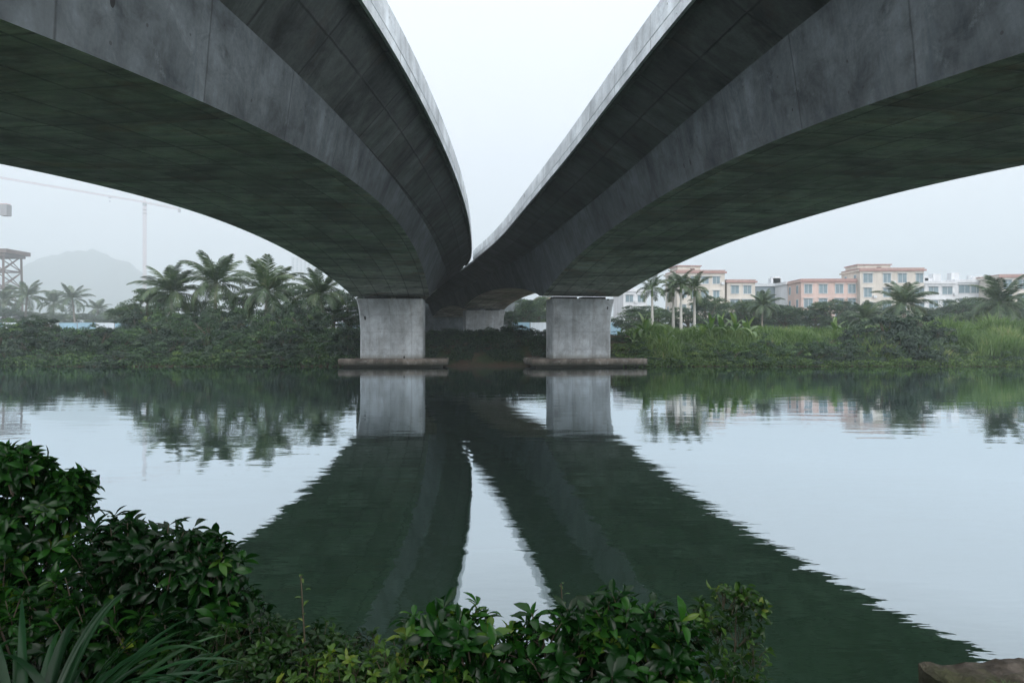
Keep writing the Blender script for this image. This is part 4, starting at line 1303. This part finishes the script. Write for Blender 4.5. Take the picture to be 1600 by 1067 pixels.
# ------------------------------------------------------------------ near shrubs
def obovate(L, W, fold, arch, rows=5):
    """leaf along +X, +Z up; returns verts (rows*3) and quads"""
    prof = [(0, .05), (.2, .42), (.42, .85), (.62, 1.0), (.82, .68), (1.0, .02)]
    v = []
    for t, w in prof:
        ww = W * .5 * w
        z = arch * L * (t - t * t * 1.6)
        v += [(t * L, ww, z + fold * ww), (t * L, 0, z), (t * L, -ww, z + fold * ww)]
    f = []
    for i in range(len(prof) - 1):
        for s in (0, 1):
            a = i * 3 + s; f.append((a, a + 1, a + 4, a + 3))
    return np.array(v), np.array(f)
LV, LF = obovate(1.0, .36, .45, .3)
def place_leaves(P, AX, UP, LEN, WID, VAR):
    """vectorised leaf placement"""
    n = len(P)
    ax = AX / np.linalg.norm(AX, axis=1, keepdims=True)
    sd = np.cross(UP, ax); sd /= np.linalg.norm(sd, axis=1, keepdims=True) + 1e-9
    up = np.cross(ax, sd)
    k = len(LV)
    v = P[:, None, :] + (ax[:, None, :] * LV[None, :, 0:1] + up[:, None, :] * LV[None, :, 2:3]) * LEN[:, None, None] + sd[:, None, :] * LV[None, :, 1:2] * (LEN * WID)[:, None, None]
    f = (np.arange(n)[:, None, None] * k + LF[None]).reshape(-1, 4)
    return v.reshape(-1, 3), f, np.repeat(VAR, k)

def near_shrub(loc, rx, ry, h, ntips, leaf, mat, label, wid=1.0, whorl=8, top_bias=1.0, lobes=None, fill=1.0, name='shrub', upright=.5):
    root = empty(name, loc); tag(root, label, 'shrub', None)
    P, A, U, Ls, Ws, Vs = [], [], [], [], [], []
    stems = MB()
    seed = rng.uniform(0, 50)
    for i in range(ntips):
        if lobes:
            lb = lobes[int(rng.integers(len(lobes)))]
            d = rng.normal(size=3); d /= np.linalg.norm(d); d[2] = abs(d[2]) * 1.0 - .15 * rng.uniform()
            r = lb[3] * rng.uniform(.25, 1.0) ** .45
            tip = np.array([lb[0] + d[0] * r, lb[1] + d[1] * r, lb[2] + d[2] * r])
            out = d
        else:
            th = rng.uniform(0, 2 * PI); u = rng.uniform(0, 1) ** top_bias; ph = math.acos(max(-.15, 1 - u * 1.15))
            k = rng.uniform(.3, 1.0) ** .4
            w = 1 + .35 * noise.noise(Vector((math.cos(th) * 1.5 + seed, math.sin(th) * 1.5, ph * 2))) * 1.6
            out = np.array([math.sin(ph) * math.cos(th), math.sin(ph) * math.sin(th), math.cos(ph)])
            tip = np.array([rx * out[0], ry * out[1], 0]) * k * w + np.array([0, 0, h * .45 + h * .55 * out[2] * k * w])
        ax = out * .75 + np.array([0, 0, upright]) + rng.normal(size=3) * .25; ax /= np.linalg.norm(ax)
        # stem
        if i % (12 if leaf > .05 else 25) == 0:
            base = np.array([tip[0] * .15, tip[1] * .15, 0])
            mid = (tip * .55 + base * .45) - np.array([0, 0, .04])
            stems.tube([base, mid, tip - ax * .06, tip - ax * .02], [.09 * leaf, .07 * leaf, .045 * leaf, .02 * leaf], 5)
        else:
            q = leaf / .085; stems.tube([tip - ax * .11 * q - np.array([0, 0, .03 * q]), tip - ax * .05 * q, tip - ax * .01 * q], [.0035 * q, .0028 * q, .002 * q], 4)
        nl = int(whorl * rng.uniform(.7, 1.3))
        tv = float(np.clip(rng.normal(.42, .20), 0, 1))
        if rng.uniform() < .025: tv = 1.0
        t1 = np.cross(ax, [0, 0, 1.0]) + np.array([1e-4, 0, 0]); t1 /= np.linalg.norm(t1); t2 = np.cross(ax, t1)
        for j in range(nl):
            a = j * 2.4 + rng.uniform(-.3, .3)
            radial = t1 * math.cos(a) + t2 * math.sin(a)
            op = rng.uniform(.45, 1.5)
            d = ax * (1.0 - op * .55) + radial * (.45 + op * .45) + rng.normal(size=3) * .12
            P.append(tip - ax * leaf * rng.uniform(0, .9)); A.append(d); U.append(ax + radial * -.1 + rng.normal(size=3) * .15)
            Ls.append(leaf * rng.uniform(.65, 1.2)); Ws.append(wid * rng.uniform(.85, 1.2)); Vs.append(np.clip(tv + rng.normal(0, .10), 0, 1))
    # inner leaves
    ni = int(ntips * 5 * fill)
    for i in range(ni):
        if lobes:
            lb = lobes[int(rng.integers(len(lobes)))]; d = rng.normal(size=3); d /= np.linalg.norm(d)
            p = np.array(lb[:3]) + d * lb[3] * .8 * rng.uniform(0, 1) ** .4 - np.array([0, 0, .08])
        else:
            d = rng.normal(size=3); d /= np.linalg.norm(d); r = rng.uniform(0, .92) ** .5
            p = np.array([rx * d[0] * r, ry * d[1] * r, h * .45 + h * .5 * d[2] * r])
        P.append(p); A.append(rng.normal(size=3)); U.append(np.array([0, 0, 1.0]) + rng.normal(size=3) * .5)
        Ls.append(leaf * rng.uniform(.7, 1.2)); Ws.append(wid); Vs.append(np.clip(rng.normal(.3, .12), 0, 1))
    v, f, a = place_leaves(np.array(P), np.array(A), np.array(U), np.array(Ls), np.array(Ws), np.array(Vs))
    np_mesh('foliage', v, f, mat, root, var=a, smooth=True)
    stems.build('stem', M['twig'], root)
    return root

def nx(px, d): return at(px, d)
# S1 back left, S2 second mound, S4/S5 centre, S3 small leaved, S6 sapling
near_shrub((nx(20, 3.3), 3.3, .45), .62, .45, 1.22, 330, .085, M['shrub'], 'tall glossy green shrub rising at the left edge of the near bank', lobes=[(-.05, 0, .78, .32), (.14, .05, .98, .21), (-.3, 0, .90, .26), (.05, 0, 1.22, .12), (.27, .02, 1.12, .08), (-.12, 0, 1.08, .12), (.27, 0, .68, .27), (.05, 0, .85, .25), (-.1, -.15, .45, .4), (0.0, 0, .5, .35)])
near_shrub((nx(245, 3.1), 3.1, .45), .45, .4, 1.1, 330, .085, M['shrub'], 'rounded glossy shrub in the middle of the left thicket above the strap leaved plant', lobes=[(-.16, 0, .86, .22), (.04, 0, .80, .24), (.23, 0, .80, .17), (.33, -.02, .55, .20), (-.25, 0, .55, .3), (.05, -.1, .45, .38), (.26, -.1, .36, .24)])
near_shrub((nx(90, 2.95), 2.95, .45), .5, .3, .75, 200, .075, M['shrub'], 'lower dark shrub filling the left corner behind the strap leaved plant', lobes=[(-.2, 0, .5, .32), (.2, 0, .5, .3), (0, 0, .35, .35), (.45, .05, .4, .3)])
near_shrub((nx(440, 2.8), 2.8, .45), .4, .3, .76, 420, .042, M['shrub_small'], 'low small leaved bush between the two glossy shrubs left of centre', wid=1.15, whorl=7, lobes=[(-.1, 0, .52, .2), (.08, 0, .5, .22), (.26, .05, .47, .2), (.0, -.12, .36, .3), (-.28, 0, .46, .24), (.3, -.1, .35, .25)])
near_shrub((nx(590, 2.6), 2.6, .45), .25, .2, .62, 220, .045, M['shrub_small'], 'low small leaved bush just left of the centre glossy shrub', wid=1.1, whorl=7, lobes=[(-.12, 0, .50, .2), (.10, 0, .54, .19), (0, -.05, .36, .25), (.28, 0, .44, .2), (-.28, 0, .46, .2)])
near_shrub((nx(700, 2.7), 2.7, .45), .26, .22, .82, 120, .088, M['shrub'], 'glossy shrub with upright leaf rosettes at the bottom centre', lobes=[(-.05, 0, .66, .17), (.10, 0, .62, .18), (.0, 0, .45, .25), (.22, 0, .42, .17)])
near_shrub((nx(935, 2.75), 2.75, .45), .36, .3, .82, 230, .085, M['shrub'], 'widest glossy shrub at the bottom right of centre beside the sapling', lobes=[(-.17, 0, .60, .21), (.05, 0, .66, .19), (.24, 0, .60, .20), (0, -.05, .42, .32), (.3, -.05, .4, .2), (-.3, 0, .4, .17)])
near_shrub((nx(800, 2.5), 2.5, .45), .2, .2, .5, 90, .06, M['shrub'], 'short dark shrub filling the gap between the two centre shrubs', lobes=[(0, 0, .36, .2), (-.15, 0, .3, .2), (.15, 0, .3, .2)])
near_shrub((nx(1140, 2.8), 2.8, .45), .16, .14, .92, 150, .045, M['shrub_small'], 'thin yellow green sapling standing alone right of the shrubs', wid=1.1, whorl=5, name='sapling', fill=.5, lobes=[(-.02, 0, .78, .07), (.05, 0, .80, .05), (.12, 0, .74, .05), (-.11, 0, .72, .05), (-.07, 0, .64, .08), (.04, 0, .62, .10), (.09, 0, .52, .09), (-.05, 0, .50, .10), (.0, 0, .38, .12), (.1, 0, .40, .09), (.13, 0, .30, .07), (-.06, 0, .28, .10), (0, 0, .2, .12)])

# lone twig with small leaves
def twig(loc, h, label):
    root = empty('seedling', loc); tag(root, label, 'seedling')
    m = MB(); m.tube([(0, 0, 0), (.015, 0, h * .5), (-.01, 0, h)], [.006, .0045, .003], 5); m.build('stem', M['twig'], root)
    P, A, U, L_, W_, V_ = [], [], [], [], [], []
    for i in range(16):
        t = .45 + .55 * i / 15; a = i * 2.4
        P.append((.0, 0, h * t)); A.append((math.cos(a), math.sin(a), .5)); U.append((0, 0, 1)); L_.append(.035 * rng.uniform(.7, 1.3)); W_.append(1.1); V_.append(rng.uniform(.5, .95))
    v, f, a = place_leaves(np.array(P), np.array(A), np.array(U), np.array(L_), np.array(W_), np.array(V_))
    np_mesh('foliage', v, f, M['shrub_small'], root, var=a, smooth=True)
twig((nx(474, 2.75), 2.75, .5), .84, 'single bare twig with a few small leaves poking above the low bush')
twig((nx(880, 3.0), 3.0, .5), .72, 'tiny twig with yellowish leaves above the widest glossy shrub')

# strap leaved plant
def strap_plant(loc, n, label, Lr=(.55, .95)):
    root = empty('strap_leaf_plant', loc); tag(root, label, 'plant')
    vs, fs, va = [], [], []
    for i in range(n):
        th = rng.uniform(R(-25), R(195)); L = rng.uniform(*Lr); w = rng.uniform(.014, .023)
        el = R(rng.uniform(20, 80)); dr = rng.uniform(1.0, 2.4)
        p = np.array([math.cos(th) * .05, math.sin(th) * .05, 0]); seg = 12; k0 = len(vs)
        h = np.array([math.cos(th), math.sin(th), 0]); sd = np.array([-math.sin(th), math.cos(th), 0]); v = float(np.clip(rng.normal(.45, .2), 0, 1))
        tw = rng.uniform(-.5, .5)
        for s in range(seg + 1):
            t = s / seg; a = el - dr * t ** 1.5
            ww = w * (1 - t ** 2.2) ** .8 * min(1, .5 + t * 3) + .0008
            nrm = -h * math.sin(a) + np.array([0, 0, math.cos(a)])
            s2 = sd * math.cos(tw * t) + nrm * math.sin(tw * t)
            vs += [p + s2 * ww + nrm * ww * .35, p, p - s2 * ww + nrm * ww * .35]; va += [v] * 3
            p = p + (h * math.cos(a) + np.array([0, 0, math.sin(a)])) * L / seg
        for s in range(seg):
            for q in (0, 1):
                a_ = k0 + s * 3 + q; fs.append((a_, a_ + 1, a_ + 4, a_ + 3))
    np_mesh('foliage', np.array(vs), np.array(fs), M['strap'], root, var=va, smooth=True)
strap_plant((nx(35, 2.2), 2.2, .74), 120, 'clump of long dark strap leaves in the bottom left corner')
strap_plant((nx(150, 2.2), 2.2, .70), 80, 'second lower clump of arching strap leaves beside the corner clump', (.45, .8))

undergrowth('ground_leaves', -3.4, 1.6, 1.2, 2.9, 9000, .05, M['shrub'], 'dark leafy ground cover under the near bank shrubs', .3, -.9)

# ------------------------------------------------------------------ labels that single out
LREF = [(30, 'steel tower'), (150, 'misty palms'), (215, 'blue hoarding strip'), (300, 'leftmost near palm'), (375, 'upright crowned palm'), (460, 'largest coconut palm'), (570, 'palm beside the bridge'), (9999, 'left river pier')]
RREF = [(1035, 'first royal palm'), (1100, 'royal palm cluster'), (1182, 'cream annex'), (1250, 'blue grey shed'), (1342, 'salmon pink house'), (1445, 'tall cream house'), (1555, 'white houses'), (9999, 'red trimmed house')]
ORD = ['first', 'second', 'third', 'fourth', 'fifth', 'sixth', 'seventh', 'eighth', 'ninth', 'tenth', 'eleventh', 'twelfth', 'thirteenth']
def single_out(group, base, refs):
    obs = [o for o in C.objects if o.get('group') == group and o.parent is None]
    by = {}
    for o in obs:
        px = 800 + o.location.x / o.location.y * F
        by.setdefault(next(n for l, n in refs if px < l), []).append((px, o))
    for n, l in by.items():
        l.sort(key=lambda t: t[0])
        for i, (p, o) in enumerate(l):
            lab = base.replace('@', n) + (', %s from the left' % ORD[min(i, 12)] if len(l) > 1 else '')
            assert len(lab.split()) <= 16, lab
            o['label'] = lab
single_out('tree belt before the houses', 'bushy tree in the belt before the @', RREF)
single_out(gB + ' at the water edge', 'low bush at the water edge below the @', LREF)
single_out(gB + ' halfway up', 'leafy bush halfway up the bank below the @', LREF)
single_out(gB + ' at the crest', 'bush on the bank crest below the @', LREF)
single_out(gR, 'leafy bush at the water edge below the @', RREF)
single_out('bushes among the reeds', 'bush among the reeds below the @', RREF)
single_out('broadleaf trees among the left palms', 'dense broadleaf tree beside the @', LREF)
single_out('misty trees far left', 'hazy round tree near the @', LREF)
single_out('tall bushes under the palms', 'tall bush in the thicket under the @', LREF)
single_out('big dark clump on the right bank', 'tall bush of the big dark clump before the @', RREF)
single_out('banana plants above the grass', 'banana plant above the grass before the @', RREF)
single_out('round bushes before the pale fence', 'round green bush low on the bank before the @', RREF)
MREF = [(9999, 'two river piers')]
single_out('shaded bushes between the piers', 'low dark bush on the shaded bank between the @', MREF)
single_out('small bushes on the earth slope', 'small dark bush on the brown slope between the @', MREF)
single_out('trees behind the right pier', 'airy tree showing beside the right of the @', MREF)

# ------------------------------------------------------------------ haze
hz = MB(); hz.box(-2300, 2300, -70, 2300, -4, 330)
N = NT('haze_air')
pv = N.n('ShaderNodeVolumePrincipled', ins={'Color': (0.88, 0.96, 1.0, 1), 'Density': 0.00092, 'Anisotropy': 0.3})
N.link(pv.outputs[0], N.out.inputs['Volume'])
ho = hz.build('haze', N.m)
tag(ho, kind='stuff')
